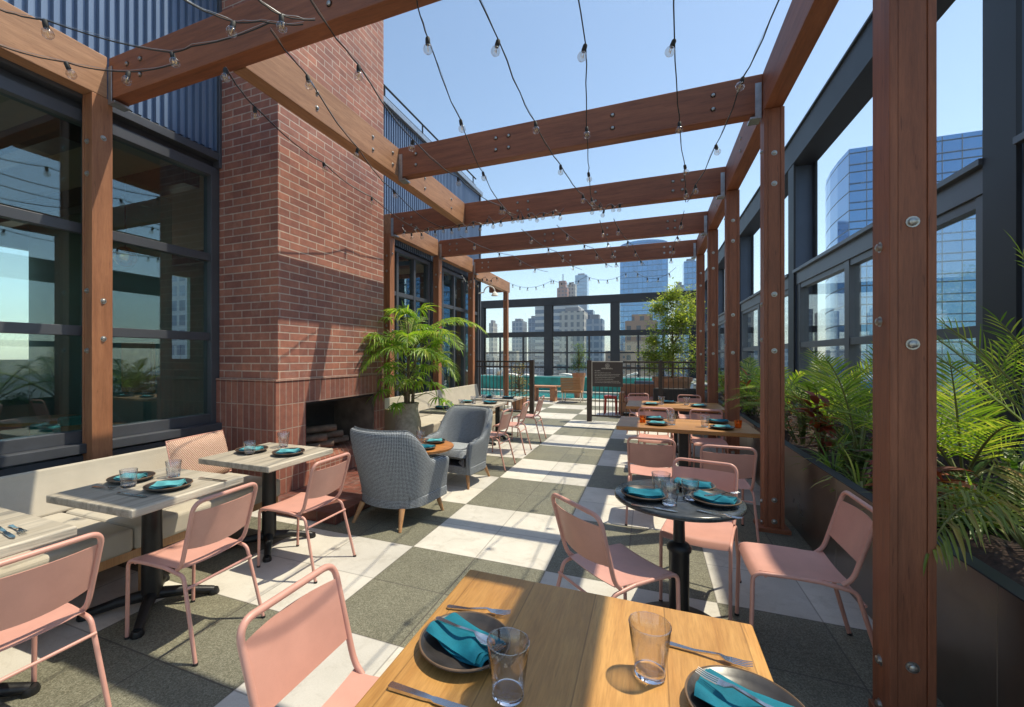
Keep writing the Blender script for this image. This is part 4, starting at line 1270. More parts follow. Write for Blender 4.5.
for i, (x, y, lab) in enumerate(((-2.88, .86, 'nearest whitewashed wood table at the left edge with only cutlery on it'), (-2.88, 1.76, 'middle whitewashed wood table at the banquette with two settings'), (-2.93, 2.70, 'third whitewashed wood table, the one beside the fireplace'))):
    c = bt if i == 0 else copy_tree(bt)
    c.location = (x, y, 0); c.rotation_euler = (0, 0, R((0, 2, 0)[i])); c['label'] = lab
# foreground oak table
t = thing('oak_table', 'square golden oak table in the foreground with two place settings', 'table', (-.17, 1.06, 0))
MB().box(-.63, .285, .62, 1.51, .712, .75).build('tabletop', oak, t, bevel=.007, seg=3, world=True)
MB().lathe([(.05, .05), (.05, .66), (.15, .70), (.15, .712)], (-.17, 1.06, 0), 16).build('column', black_iron, t, smooth=True, world=True)
MB().lathe([(.29, 0), (.29, .012), (.06, .04), (.05, .06)], (-.17, 1.06, 0), 28).build('base', black_iron, t, smooth=True, world=True)
# round black table
t = thing('round_black_table', 'round black stone table on a black pedestal with a disc base', 'table', (.155, 2.72, 0))
MB().lathe([(0, .722), (.335, .722), (.342, .728), (.342, .744), (.336, .75), (0, .75)], (.145, 2.74, 0), 64).build('tabletop', marble_m, t, smooth=True, world=True)
MB().lathe([(.052, .02), (.054, .44), (.064, .45), (.066, .47), (.05, .49), (.032, .50), (.028, .69), (.10, .71), (.10, .722)], (.155, 2.72, 0), 24).build('column', black_iron, t, smooth=True, world=True)
MB().lathe([(0, 0), (.25, 0), (.255, .010), (.245, .018), (.07, .03), (.055, .04), (0, .04)], (.155, 2.72, 0), 40).build('base', black_iron, t, smooth=True, world=True)
def communal(y0, y1, lab):
    t = thing('communal_table', lab, 'table', (.37, (y0 + y1) / 2, 0), 0, 'communal oak tables on the right')
    MB().box(-.36, 1.08, y0, y1, .705, .75).build('tabletop', oak_x, t, bevel=.006, world=True)
    for x in (.37,):
        MB().box(x - .05, x + .05, (y0 + y1) / 2 - .05, (y0 + y1) / 2 + .05, .03, .69).build('column', black_iron, t, bevel=.005, world=True)
        MB().box(x - .25, x + .25, (y0 + y1) / 2 - .25, (y0 + y1) / 2 + .25, 0, .03).build('base', black_iron, t, bevel=.005, world=True)
        MB().box(x - .3, x + .3, (y0 + y1) / 2 - .2, (y0 + y1) / 2 + .2, .69, .704).build('plate', black_iron, t, world=True)
    return t
communal(5.24, 6.12, 'nearer long oak communal table behind the round black table')
communal(7.40, 8.40, 'farther long oak communal table towards the fence')
for i, (y, lab) in enumerate(((5.98, 'nearest grey topped table of the row behind the grey armchair'), (6.95, 'middle grey topped table of the left row'), (7.95, 'farthest grey topped table of the left row, beside the fence'))):
    t = thing('grey_table', lab, 'table', (-2.74, y, 0), 0, 'grey topped tables along the far banquette')
    MB().box(-.42, .40, -.36, .36, .712, .75).build('tabletop', white_wood, t, bevel=.006)
    MB().cyl((0, 0, .05), (0, 0, .712), .045, seg=14).build('column', black_iron, t, smooth=True)
    b = MB(); cross_base(b, .3); b.build('base', black_iron, t, smooth=True)
# round wood coffee table
t = thing('round_wood_table', 'low round orange wood table between the two grey armchairs', 'table', (-2.42, 4.32, 0))
MB().lathe([(0, .515), (.37, .515), (.385, .53), (.385, .545), (.375, .55), (0, .55)], (0, 0, 0), 48).build('tabletop', wood('orange_wood', (.34, .12, .03), (.56, .24, .07), 'x', .35), t, smooth=True)
MB().cyl((0, 0, .03), (0, 0, .515), .035, seg=14).build('column', black_iron, t, smooth=True)
MB().lathe([(0, 0), (.24, 0), (.24, .012), (.04, .03), (0, .03)], (0, 0, 0), 28).build('base', black_iron, t, smooth=True)

# ------------------------------------------------------------------ grey armchairs
def armchair():
    t = thing('grey_armchair', 'proto', 'armchair', (0, 0, 0), 0, 'grey tweed armchairs')
    # horseshoe plan: from right arm front around the back to the left arm front; chair faces +Y
    W, D = .335, .33
    def plan(s):     # s 0..1 -> x, y, outward normal
        L1 = .40; rad = W; arcl = PI * rad * .82; tot = 2 * L1 + arcl
        q = s * tot
        if q < L1: return Vector((W + .012 * (1 - q / L1), .30 - q * .93, 0)), Vector((1, 0, 0))
        if q > L1 + arcl:
            k = q - L1 - arcl
            return Vector((-W - .012 * (k / L1), .30 - .372 + k * .93, 0)), Vector((-1, 0, 0))
        a = (q - L1) / arcl * PI
        return Vector((W * math.cos(a), -.072 - .245 * math.sin(a), 0)), Vector((math.cos(a), -math.sin(a), 0)).normalized()
    def sm(a, b, x):
        x = max(0, min(1, (x - a) / (b - a))); return x * x * (3 - 2 * x)
    def height(s):
        d = abs(s - .5) * 2
        return .575 + .315 * (1 - sm(.30, .66, d)) - .02 * sm(.7, 1, d)
    n = 56; prof = 14
    b = MB(); rows = []
    for i in range(n + 1):
        s = i / n; p, nn = plan(s); H = height(s)
        back = 1 - sm(.30, .66, abs(s - .5) * 2)
        ring = []
        th = .085 + .02 * back
        for k in range(prof):
            # closed section: outer bottom -> outer top -> rounded top -> inner -> inner bottom
            if k <= 5:
                z = .19 + (H - .05 - .19) * k / 5; o = .0 - .035 * (1 - (z - .19) / .5 if z < .69 else 0)
            elif k == 6: z = H - .012; o = -.014
            elif k == 7: z = H; o = -th * .5
            elif k == 8: z = H - .012; o = -th + .014
            else:
                q = (k - 9) / 4; z = (H - .05) * (1 - q) + .21 * q; o = -th - .01 * q
            lean = -.06 * back * max(0, (z - .3)) / .5
            flare = .03 * max(0, z - .3) / .5
            ring.append((p.x + nn.x * (o + flare), p.y + nn.y * (o + flare) + lean, z))
        rows.append(ring)
    vs = [q for ring in rows for q in ring]
    fs = []
    for i in range(n):
        for k in range(prof):
            l = (k + 1) % prof
            fs.append((i * prof + k, (i + 1) * prof + k, (i + 1) * prof + l, i * prof + l))
    fs += [tuple(range(prof)), tuple(range(n * prof, (n + 1) * prof))[::-1]]
    b.add(vs, fs)
    b.build('shell', tweed_m, t, smooth=True, sub=1)
    # rolled seam welt along the rim
    MB().tube([(rows[i][7][0], rows[i][7][1], rows[i][7][2] + .002) for i in range(2, n - 1)], .005, 6).build('piping', tweed_m, t, smooth=True)
    def cush(u, v):
        x = (u - .5) * .50; y = -.20 + .50 * v
        e = (1 - (2 * u - 1) ** 6) * (1 - (2 * v - 1) ** 6)
        return (x, y, .36 + .085 * max(0, e) ** .4)
    MB().grid(cush, 14, 14, .12).build('seat_cushion', tweed_m, t, smooth=True)
    poly = [(plan(k / 20)[0].x * .93, plan(k / 20)[0].y * .93 + .01) for k in range(21)]
    MB().prism(poly, .165, .26).build('seat_base', tweed_m, t, bevel=.01)
    for sx in (-1, 1):
        MB().cyl((sx * .285, .27, 0), (sx * .25, .23, .175), .013, .026, 12).build('leg', ash_leg, t, smooth=True)
        MB().cyl((sx * .235, -.32, 0), (sx * .20, -.24, .175), .013, .026, 12).build('leg', ash_leg, t, smooth=True)
    return t
a0 = armchair()
a0.location = (-2.28, 3.66, 0); a0.rotation_euler = (0, 0, R(-4)); a0.scale = (1.12, 1.1, 1.0); a0['label'] = 'grey tweed armchair with its back to the camera beside the hearth'
a1 = copy_tree(a0)
a1.location = (-2.22, 4.98, 0); a1.scale = (1.04, 1.04, 1.0); a1.rotation_euler = (0, 0, R(172)); a1['label'] = 'grey tweed armchair facing the camera beyond the round wood table'

# ------------------------------------------------------------------ tableware
def make_plate():
    t = thing('dinner_plate', 'proto', 'plate', (0, 0, 0), 0, 'dark stoneware plates')
    MB().lathe([(0, .004), (.070, .004), (.075, 0), (.085, 0), (.113, .014), (.125, .024), (.124, .029), (.119, .028), (.107, .018), (.08, .009), (0, .008)], seg=48).build('dish', plate_m, t, smooth=True)
    MB().tube([(.1225 * math.cos(a), .1225 * math.sin(a), .0275) for a in [k * PI / 32 for k in range(64)]], .0028, 6, closed=True).build('rim', rim_m, t, smooth=True)
    return t
def make_napkin(mat, w=.200, d=.115, seed=1):
    r = random.Random(seed); ph = r.uniform(0, 6)
    b = MB()
    for layer in range(3):
        z0 = .014 + layer * .007; dy = .010 * (2 - layer); inw = .004 * layer
        def fn(u, v, z0=z0, dy=dy, layer=layer, inw=inw):
            x = (u - .5) * (w - inw * 2) + .004 * math.sin(v * 5 + layer + ph); y = (v - .5) * (d - dy) + .006 * math.sin(u * 6 + layer * 1.7 + ph)
            edge = min(u, 1 - u, .12) / .12; ed2 = min(v, 1 - v, .2) / .2
            z = z0 + .013 * math.sqrt(max(0, ed2)) * (.6 + .4 * math.sin(u * 8 + ph + v * 2)) + .005 * math.sin(v * 7 + u * 6 + ph) + .010 * abs(u - .5) * 2 * .6
            return (x, y, z)
        b.grid(fn, 20, 12, .0035)
    o = b.build('folded_napkin', mat, None, smooth=True)
    return tag(o, 'proto', 'napkin', 'folded teal napkins')
def cut_mesh(kind):
    b = MB()
    if kind == 'knife':
        prof = [(-.115, .006, .006), (-.112, .0095, .008), (-.02, .0075, .007), (0, .0055, .006), (.01, .009, .003), (.09, .0095, .0025), (.112, .005, .002), (.117, .001, .001)]
    elif kind == 'fork':
        prof = [(-.10, .004, .004), (-.095, .009, .004), (-.03, .005, .004), (.03, .0035, .004), (.045, .010, .003), (.06, .0125, .003)]
    else:
        prof = [(-.10, .004, .004), (-.095, .008, .004), (-.03, .005, .004), (.035, .0035, .004), (.05, .012, .003), (.07, .019, .003), (.09, .015, .003), (.10, .003, .002)]
    def zc(x):
        return .004 + (.014 * math.exp(-((x - .015) / .03) ** 2) if kind != 'knife' else .001) + (.004 if kind == 'fork' and x > .05 else 0)
    vs = []; 
    for x, hw, th in prof:
        z = zc(x)
        dz = -.006 if (kind == 'spoon' and .05 < x < .095) else 0
        vs += [(x, -hw, z + th / 2), (x, 0, z + th / 2 + dz), (x, hw, z + th / 2), (x, hw, z - th / 2), (x, 0, z - th / 2 + dz), (x, -hw, z - th / 2)]
    fs = []
    for i in range(len(prof) - 1):
        for k in range(6):
            l = (k + 1) % 6
            fs.append((i * 6 + k, i * 6 + l, (i + 1) * 6 + l, (i + 1) * 6 + k))
    fs += [tuple(range(6))[::-1], tuple(range(len(vs) - 6, len(vs)))]
    b.add(vs, fs)
    if kind == 'fork':
        for q in (-.0105, -.0035, .0035, .0105):
            b.tube([(.058, q, zc(.06)), (.085, q, zc(.06) + .001), (.105, q * .95, zc(.06) + .006)], [.0021, .0018, .001], 6)
    return b
protos = {}
def place(kind, x, y, z, a, label, group):
    if kind not in protos:
        if kind == 'plate': o = make_plate()
        elif kind == 'napkin': o = make_napkin(teal_nap)
        elif kind == 'pale_napkin': o = make_napkin(teal_pale, .165, .10, 5); o['group'] = 'folded teal napkins'
        elif kind in ('knife', 'fork', 'spoon'):
            o = cut_mesh(kind).build('table_' + kind, cutlery, None, smooth=True); tag(o, 'p', kind, group)
        elif kind in ('tumbler', 'cut_tumbler'):
            o = thing('water_tumbler', 'p', 'glass', (0, 0, 0), 0, group)
            seg = 36
            H, r0, r1 = (.130, .037, .051) if kind == 'tumbler' else (.105, .038, .046)
            MB().lathe([(r0, .014), (r1 - .0005, H - .001), (r1 - .0012, H), (r1 - .0022, H - .001), (r0 - .0018, .016)], seg=seg, close=True).build('wall', cup_glass, o, smooth=True)
            MB().lathe([(0, .001), (r0 - .004, .001), (r0, .005), (r0 + .0002, .0135), (r0 - .004, .0138), (r0 * .5, .011), (0, .010)], seg=seg).build('base', solid_glass, o, smooth=True)
            MB().tube([((r1 - .001) * math.cos(q), (r1 - .001) * math.sin(q), H) for q in [k * PI / 18 for k in range(36)]], .0016, 5, closed=True).build('rim', cup_glass, o, smooth=True)
            if kind == 'cut_tumbler':
                f = MB()
                for k in range(14):
                    q = k * 2 * PI / 14
                    f.tube([((r0 + .0006) * math.cos(q), (r0 + .0006) * math.sin(q), .014), ((r0 + r1) / 2 * math.cos(q), (r0 + r1) / 2 * math.sin(q), .06)], .0016, 5)
                f.build('fluting', cup_glass, o, smooth=True)
        protos[kind] = o
    else:
        o = copy_tree(protos[kind])
    o.location = (x, y, z); o.rotation_euler = (0, 0, R(a)); o['label'] = label; o['group'] = group
    return o
GP, GN, GG, GC = 'dark stoneware plates', 'folded teal napkins', 'glass tumblers', 'cutlery on the tables'
Z = .751
def setting(x, y, z, a, where, pale=False, na=None):
    place('plate', x, y, z, a, 'dark plate ' + where, GP)
    place('pale_napkin' if pale else 'napkin', x, y, z, a if na is None else na, 'teal napkin ' + where, GN)
setting(-.47, 1.09, Z, 0, 'at the left of the foreground oak table', False, -22)
place('spoon', -.47, 1.085, Z + .048, -14, 'silver spoon lying on the left foreground napkin', GC)
setting(.20, 1.11, Z, 0, 'at the right of the foreground oak table', False, -22)
place('fork', .20, 1.10, Z + .048, 158, 'silver fork resting on the right foreground napkin', GC)
place('knife', -.47, .895, Z, 0, 'silver knife at the near left of the foreground table', GC)
place('fork', -.50, 1.26, Z, 8, 'silver fork behind the left foreground plate', GC)
place('fork', .14, 1.30, Z, -8, 'silver fork behind the right foreground plate', GC)
place('tumbler', -.31, .975, Z, 0, 'tall clear tumbler beside the left foreground plate', GG)
place('tumbler', -.0, 1.17, Z, 0, 'tall clear tumbler between the two foreground plates', GG)
# middle whitewashed table
setting(-3.10, 1.77, Z, 10, 'at the banquette side of the middle whitewashed table', True)
setting(-2.71, 1.75, Z, 30, 'nearest the chair on the middle whitewashed table', True)
place('cut_tumbler', -2.97, 1.68, Z, 0, 'short tumbler in front of the back plate on the middle whitewashed table', GG)
place('cut_tumbler', -2.94, 1.93, Z, 0, 'short tumbler at the far edge of the middle whitewashed table', GG)
place('fork', -3.06, 1.60, Z, 5, 'fork left of the back plate on the middle whitewashed table', GC)
place('knife', -2.76, 1.58, Z, 5, 'knife in front of the near plate on the middle whitewashed table', GC)
place('knife', -2.62, 1.97, Z, 5, 'knife beyond the near plate on the middle whitewashed table', GC)
# third
setting(-3.10, 2.68, Z, 10, 'at the back of the whitewashed table beside the fireplace', True)
setting(-2.74, 2.72, Z, 20, 'at the front of the whitewashed table beside the fireplace', True)
place('cut_tumbler', -3.03, 2.60, Z, 0, 'short tumbler by the back plate on the table beside the fireplace', GG)
place('tumbler', -3.00, 2.92, Z, 0, 'clear tumbler at the far side of the table beside the fireplace', GG)
# nearest left table
place('knife', -2.70, 1.03, Z, -8, 'dark looking knife on the nearest whitewashed table', GC)
place('fork', -2.70, 1.07, Z, -8, 'fork beside the knife on the nearest whitewashed table', GC)
# round table
setting(-.03, 2.64, Z, 10, 'at the left of the round black table')
setting(.24, 2.93, Z, -10, 'at the back of the round black table')
setting(.33, 2.68, Z, -20, 'at the right of the round black table')
place('tumbler', .10, 2.56, Z, 0, 'tall tumbler at the front of the round black table', GG)
place('tumbler', .06, 2.70, Z, 0, 'tall tumbler near the middle of the round black table', GG)
place('cut_tumbler', .21, 2.70, Z, 0, 'short tumbler between the plates on the round black table', GG)
place('knife', .02, 2.46, Z, -10, 'knife at the front left of the round black table', GC)
place('fork', .32, 2.47, Z, -20, 'fork at the front right of the round black table', GC)
place('fork', .36, 2.66, Z + .05, 30, 'fork on the right napkin of the round black table', GC)
# coffee table
setting(-2.27, 4.16, .551, 0, 'at the near side of the low round wood table', False)
setting(-2.32, 4.50, .551, 20, 'at the far side of the low round wood table', True)
place('tumbler', -2.48, 4.45, .551, 0, 'tall tumbler at the left on the low round wood table', GG)
place('cut_tumbler', -2.42, 4.32, .551, 0, 'short tumbler in the middle of the low round wood table', GG)
# communal tables
for (x, y, w) in ((.08, 5.50, 'front left of the near communal table'), (.05, 5.95, 'back left of the near communal table'), (.74, 5.45, 'front right of the near communal table'), (.76, 5.93, 'back right of the near communal table'), (.02, 7.72, 'front left of the far communal table'), (.72, 7.70, 'front right of the far communal table'), (.30, 8.15, 'back of the far communal table')):
    setting(x, y, Z, rng.uniform(-20, 20), 'at the ' + w, rng.random() > .6)
for (x, y, w) in ((.58, 5.52, 'by the front right plate of the near communal table'), (.24, 5.9, 'by the back left plate of the near communal table'), (.24, 5.55, 'by the front left plate of the near communal table'), (.18, 7.85, 'by the front left plate of the far communal table'), (.56, 7.9, 'by the front right plate of the far communal table')):
    place('tumbler', x, y, Z, 0, 'clear tumbler ' + w, GG)
amber = glass_mat('amber_glass', (1.0, .66, .32), 1.45, 1.0, .03, .05)
for (x, y, w) in ((-.08, 5.62, 'at the left end of the near communal table'), (.92, 5.60, 'at the right end of the near communal table')):
    t = thing('amber_votive', 'small orange glass candle holder ' + w, 'candle holder', (x, y, Z), 0, 'orange votives')
    MB().lathe([(0, 0), (.034, 0), (.040, .085), (.037, .085), (.031, .006), (0, .006)], seg=20).build('cup', amber, t, smooth=True)
    MB().cyl((0, 0, .007), (0, 0, .045), .022, seg=14).build('candle', plain('candle_wax_' + w[7:8], (.75, .45, .18), .6), t, smooth=True)
for i, y in enumerate((5.98, 6.95, 7.95)):
    w = ('nearest', 'middle', 'farthest')[i] + ' grey table of the left row'
    setting(-2.95, y, Z, 10, 'at the back of the ' + w, i == 1)
    setting(-2.52, y - .02, Z, -10, 'at the front of the ' + w, i != 1)
    place('tumbler', -2.72, y + .2, Z, 0, 'tumbler at the far side of the ' + w, GG)
    place('tumbler', -2.76, y - .18, Z, 0, 'tumbler at the near side of the ' + w, GG)

# ------------------------------------------------------------------ string lights
bulb_proto = None
def bulb(parent, p, tilt=0):
    global bulb_proto
    if bulb_proto is None:
        s = MB().lathe([(0, 0), (.011, 0), (.015, -.008), (.016, -.04), (.013, -.048), (0, -.048)], seg=12).build('socket', rubber, None, smooth=True)
        g = MB().lathe([(.012, -.042), (.015, -.047), (.027, -.058), (.0315, -.075), (.028, -.092), (.016, -.103), (0, -.106)], seg=16).build('globe', bulb_glass, s, smooth=True)
        f = MB().tube([(-.006, 0, -.045), (-.012, 0, -.07), (-.005, 0, -.085), (.005, 0, -.068), (.012, 0, -.085), (.006, 0, -.045)], .0016, 5).build('filament', fil_m, s)
        bulb_proto = s; s.name = 'bulb'
        o = s
    else:
        o = copy_tree(bulb_proto)
    o.parent = parent; o.location = Vector(p) - parent.location
    o.rotation_euler = (tilt, tilt * .6, rng.uniform(0, 6))
    return o
def string(label, pts, bulbs=None, spacing=None, sag=.08, r=.0065, group='festoon light strings'):
    t = thing('string_lights', label, 'string lights', pts[0], 0, group)
    path = [Vector(pts[0])]
    for a, b_ in zip(pts[:-1], pts[1:]):
        a = Vector(a); b_ = Vector(b_); n = 6
        L = (b_ - a).length
        for k in range(1, n + 1):
            q = k / n
            path.append(a.lerp(b_, q) + Vector((rng.uniform(-.006, .006), 0, -sag * L * 4 * q * (1 - q) * .5)))
    MB().tube(path, r * .66, 6).build('cable', rubber, t, smooth=True, world=True)
    tw = [p + Vector((.004 * math.sin(i * 1.9), .0, .012 + .004 * math.cos(i * 1.3))) for i, p in enumerate(path)]
    MB().tube(tw, .0013, 5).build('support_wire', galv, t, smooth=True, world=True)
    if bulbs is not None:
        for i in bulbs: bulb(t, path[min(i * 6, len(path) - 1)], rng.uniform(-.35, .35))
    if spacing:
        acc = spacing * .5
        for a, b_ in zip(path[:-1], path[1:]):
            L = (b_ - a).length
            while acc < L:
                bulb(t, a.lerp(b_, acc / L), rng.uniform(-.3, .3)); acc += spacing
            acc -= L
    return t
ZS = 3.60; K = (ZS - 1.55) / (3.7 - 1.55)
def S(*L, z=ZS):
    return [(x * K, y * K, z) for x, y in L]
def ext(L, p): return [p] + L
string('black festoon string running from the near beam to the left of the sky area', [(-1.25, .9, 3.62), (-1.22, 2.1, 3.61)] + S((-1.39, 2.59), (-1.60, 3.60), (-1.81, 4.72), (-1.95, 5.92)) + [(-1.92, 6.45, 3.74)], [2, 3, 4, 5])
string('black festoon string crossing the sky in the middle left', [(-.85, .9, 3.62)] + S((-.95, 2.79), (-.98, 3.89), (-.93, 4.87), (-.83, 5.88)) + [(-.72, 6.45, 3.7)], [1, 2, 3, 4])
string('black festoon string hanging straight down the middle of the sky', [(-.30, .9, 3.62)] + S((-.41, 3.05), (-.55, 4.15), (-.66, 5.18), (-.74, 6.04)) + [(-.68, 6.45, 3.7)], [1, 2, 3, 4])
string('black festoon string right of the middle, ending at the third beam', [(.05, .9, 3.62)] + S((.15, 3.23), (.25, 4.38), (.36, 5.38), (.43, 6.2)) + [(.45, 6.5, 3.64)], [1, 2, 3, 4])
string('festoon string slanting from the top right towards the middle', [(.72, 1.2, 3.62)] + S((.72, 2.9), (.67, 3.86), (.62, 4.99), (.53, 6.06)) + [(.47, 6.5, 3.64)], [2, 3, 4])
string('festoon string passing in front of the brick chimney, the lowest one', S((-2.94, 2.31), (-3.16, 2.76), (-3.37, 3.84), (-3.48, 4.91)) + [(-3.42, 6.4, 3.6)], [0, 1, 2, 3])
string('festoon string in front of the light coloured beam by the chimney', S((-2.32, 2.15), (-2.43, 2.60), (-2.80, 3.70), (-3.08, 4.80)) + [(-3.15, 6.4, 3.66)], [1, 2, 3])
string('festoon string over the upper chimney brickwork', S((-1.90, 2.05), (-1.99, 2.65), (-2.18, 3.76), (-2.14, 4.75), (-1.98, 5.9)) + [(-1.95, 6.45, 3.72)], [1, 2, 3, 4])
string('upper festoon string in the top left corner', [(-4.0, .3, 3.75)] + S((-3.75, 1.4), (-3.59, 1.55), (-3.14, 2.05), (-2.95, 2.06)) + [(-2.3, 2.12, 3.72)], [2, 3])
string('lower festoon string in the top left corner across the post head', [(-4.28, .3, 3.75)] + S((-4.2, 1.5), (-3.97, 1.83), (-3.66, 2.07)) + [(-3.2, 2.14, 3.7)], [2, 3])
string('pale wired festoon string at the top against the near beam', [(-2.75, .6, 3.8)] + S((-2.6, 1.8), (-2.49, 2.01), (-2.31, 2.07)) + [(-2.05, 2.15, 3.66)], [2])
string('short festoon string beside the top edge on the near beam', [(-2.1, .6, 3.8)] + S((-2.2, 1.9), (-2.16, 2.08)) + [(-1.95, 2.15, 3.66)], [2])
def coil(label, x0, x1, y, z, n, amp):
    pts = [(x0 + (x1 - x0) * i / n, y - .03 - .02 * (i % 2), z - amp * abs(math.sin(i * 1.1)) + .02 * math.sin(i * 2.7)) for i in range(n + 1)]
    return string(label, pts, None, .16, .0, .0055, 'bunched festoon strings on the beams')
coil('bunch of coiled bulbs on the third beam near the middle', -2.05, -1.20, 6.55, 3.80, 14, .11)
coil('small bunch of coiled bulbs on the third beam right of the middle', -.82, -.36, 6.55, 3.78, 9, .10)
coil('row of bulbs bunched along the left end of the third beam', -4.0, -2.1, 6.55, 3.78, 20, .12)
coil('tangle of bulbs by the fourth beam end at the left post', -4.2, -3.3, 9.6, 3.5, 9, .2)
n2 = (((-1.92, 6.75), (-1.7, 8.5), (-1.5, 10.45), 'first far string from the left between the third and last beams'), ((-1.35, 6.75), (-1.0, 8.5), (-.8, 10.45), 'second far string from the left between the third and last beams'), ((-3.0, 6.75), (-2.6, 8.5), (-2.3, 10.45), 'far string over the left tables'), ((-.70, 6.75), (-.68, 8.5), (-.66, 10.45), 'far string hanging over the middle of the walkway'), ((-.5, 6.75), (-.3, 8.5), (-.1, 10.45), 'far string just right of the walkway middle'), ((.45, 6.75), (.42, 8.5), (.40, 10.45), 'far string above the communal tables'))
for a, b_, c, lab in n2:
    string('festoon ' + lab, [(a[0], a[1], 3.60), (b_[0], b_[1], 3.61), (c[0], c[1], 3.61)], None, .85, .06)
def swag(label, x0, x1, y, z, n, dip):
    pts = []
    for i in range(n + 1):
        q = i / n; pts.append((x0 + (x1 - x0) * q, y, z - dip * 4 * q * (1 - q)))
    return string(label, pts, None, .24, 0, .005, 'festoon swags at the far end')
swag('dark festoon swag at the far left beyond the last beam', -3.9, -2.6, 12.4, 3.75, 6, .18)
swag('dark festoon swag in the middle beyond the last beam', -2.6, -1.6, 12.0, 3.72, 6, .16)
swag('dark festoon swag right of the middle beyond the last beam', -1.6, -.55, 11.8, 3.7, 6, .15)
swag('festoon swag of clear bulbs in front of the tall blue tower', -.35, .55, 10.7, 3.55, 8, .22)

# ------------------------------------------------------------------ city beyond
def tower(name, label, x0, x1, y, dy, ztop, mat, grp='towers of the skyline', z0=-46, extra=None, cat='tower'):
    t = thing(name, label, cat, ((x0 + x1) / 2, y + dy / 2, z0), 0, grp)
    w = (x1 - x0) / 2
    MB().box(-w, w, -dy / 2, dy / 2, 0, ztop - z0).build('facade', mat, t)
    MB().box(-w * .6, w * .5, -dy * .3, dy * .3, ztop - z0, ztop - z0 + 2.2).build('roof_plant', far_grey, t)
    return t
far_grey = plain('roof_plant_grey', (.20, .21, .23), .8, 0, .1, .3)
t_blue = tower_mat('blue_glass_facade', (.10, .26, .46), (.07, .12, .18), 4, 3.2, .10, .05, .75, .12, .12)
t_blue2 = tower_mat('pale_blue_glass_facade', (.24, .36, .48), (.16, .24, .32), 4, 3.0, .16, .08, .6, .15, .08)
t_strip = tower_mat('white_striped_facade', (.10, .15, .22), (.52, .52, .50), 4, 60, .42, .0, .4, .2, .2)
t_beige = tower_mat('pale_stone_facade', (.13, .15, .17), (.46, .44, .39), 3.6, 3.0, .35, .5, .2, .4, .3)
t_grid = tower_mat('grey_grid_facade', (.10, .16, .24), (.30, .35, .40), 3.6, 3.0, .3, .3, .3, .3, .2)
t_dark = tower_mat('slate_facade', (.06, .11, .19), (.13, .18, .25), 3.6, 3.0, .2, .2, .5, .2, .2)
t_brick = tower_mat('orange_brick_facade', (.08, .09, .10), (.38, .24, .16), 3.2, 3.0, .5, .55, .1, .4, .3)
t_red = tower_mat('red_brown_facade', (.12, .10, .12), (.36, .17, .13), 3.6, 3.4, .5, .45, .1, .4, .3)
tower('tan_tower', 'slim tan tower at the far left of the skyline', -110.0, -107, 300, 10, 26.2, t_beige)
tower('grey_tower', 'low grey tower just right of the last left pergola post', -107.8, -98.6, 350, 14, 31.3, t_grid)
tower('grey_tower', 'grey blue block left of the striped tower', -94.3, -85, 352, 14, 33.4, t_dark)
tower('striped_tower', 'wide office tower with white horizontal stripes', -65.3, -39.4, 260, 26, 32, t_strip)
t = tower('red_brown_tower', 'red brown tower with a narrow crown behind the striped block', -83.7, -74, 420, 10, 68, t_red)
MB().box(-3.4, 3.0, -4, 4, 114, 121).build('crown', t_red, t)
MB().box(-.4, .4, -.4, .4, 121, 128).build('mast', far_grey, t)
tower('stone_tower', 'pale grey brown tower joined to the red brown one', -76.0, -68.2, 432, 10, 73, t_beige)
tower('blue_tower', 'slim pale blue glass tower beside the red brown tower', -79.0, -65.8, 500, 14, 94, t_blue2)
tower('stone_tower', 'pale stone tower with vertical window strips in front of the striped one', -42.6, -30.4, 220, 14, 24.4, t_beige)
t = tower('slate_tower', 'dark blue stepped tower right of the pale stone tower', -42.0, -36.2, 300, 10, 29, t_dark)
MB().box(-3.6, 3.6, -5.5, 5.5, 74, 79).build('crown', t_dark, t)
tower('grid_tower', 'grey blue tower with a gridded front', -26.7, -19.6, 200, 10, 18.4, t_grid)
t = tower('broad_blue_tower', 'very broad blue glass tower with a slightly rounded top', -20.0, 11.8, 330, 24, 81, t_blue)
b = MB(); pts_ = [(15.9 * math.cos(a), 15.9 * math.sin(a) * .22) for a in [k * PI / 16 for k in range(17)]]
b.add([(px, -12, 127 + pz) for px, pz in pts_] + [(px, 12, 127 + pz) for px, pz in pts_], [(i, i + 1, 18 + i, 17 + i) for i in range(16)] + [tuple(range(17))[::-1], tuple(range(17, 34))])
b.build('curved_roof', t_blue, t)
t = tower('brick_tower', 'orange brick residential block with stepped roof in front of the blue tower', -7.5, 2.1, 150, 12, 13.2, t_brick)
MB().box(-2.8, 3.6, -4, 4, 59.2, 61.4).build('stepped_top', t_brick, t)
tower('blue_tower', 'blue glass tower at the right of the far skyline beside the last post', 23.2, 33, 350, 14, 71, t_blue)
tower('grey_tower', 'small grey tower left of the right hand blue tower', 15.3, 19.9, 300, 10, 46.4, t_grid)
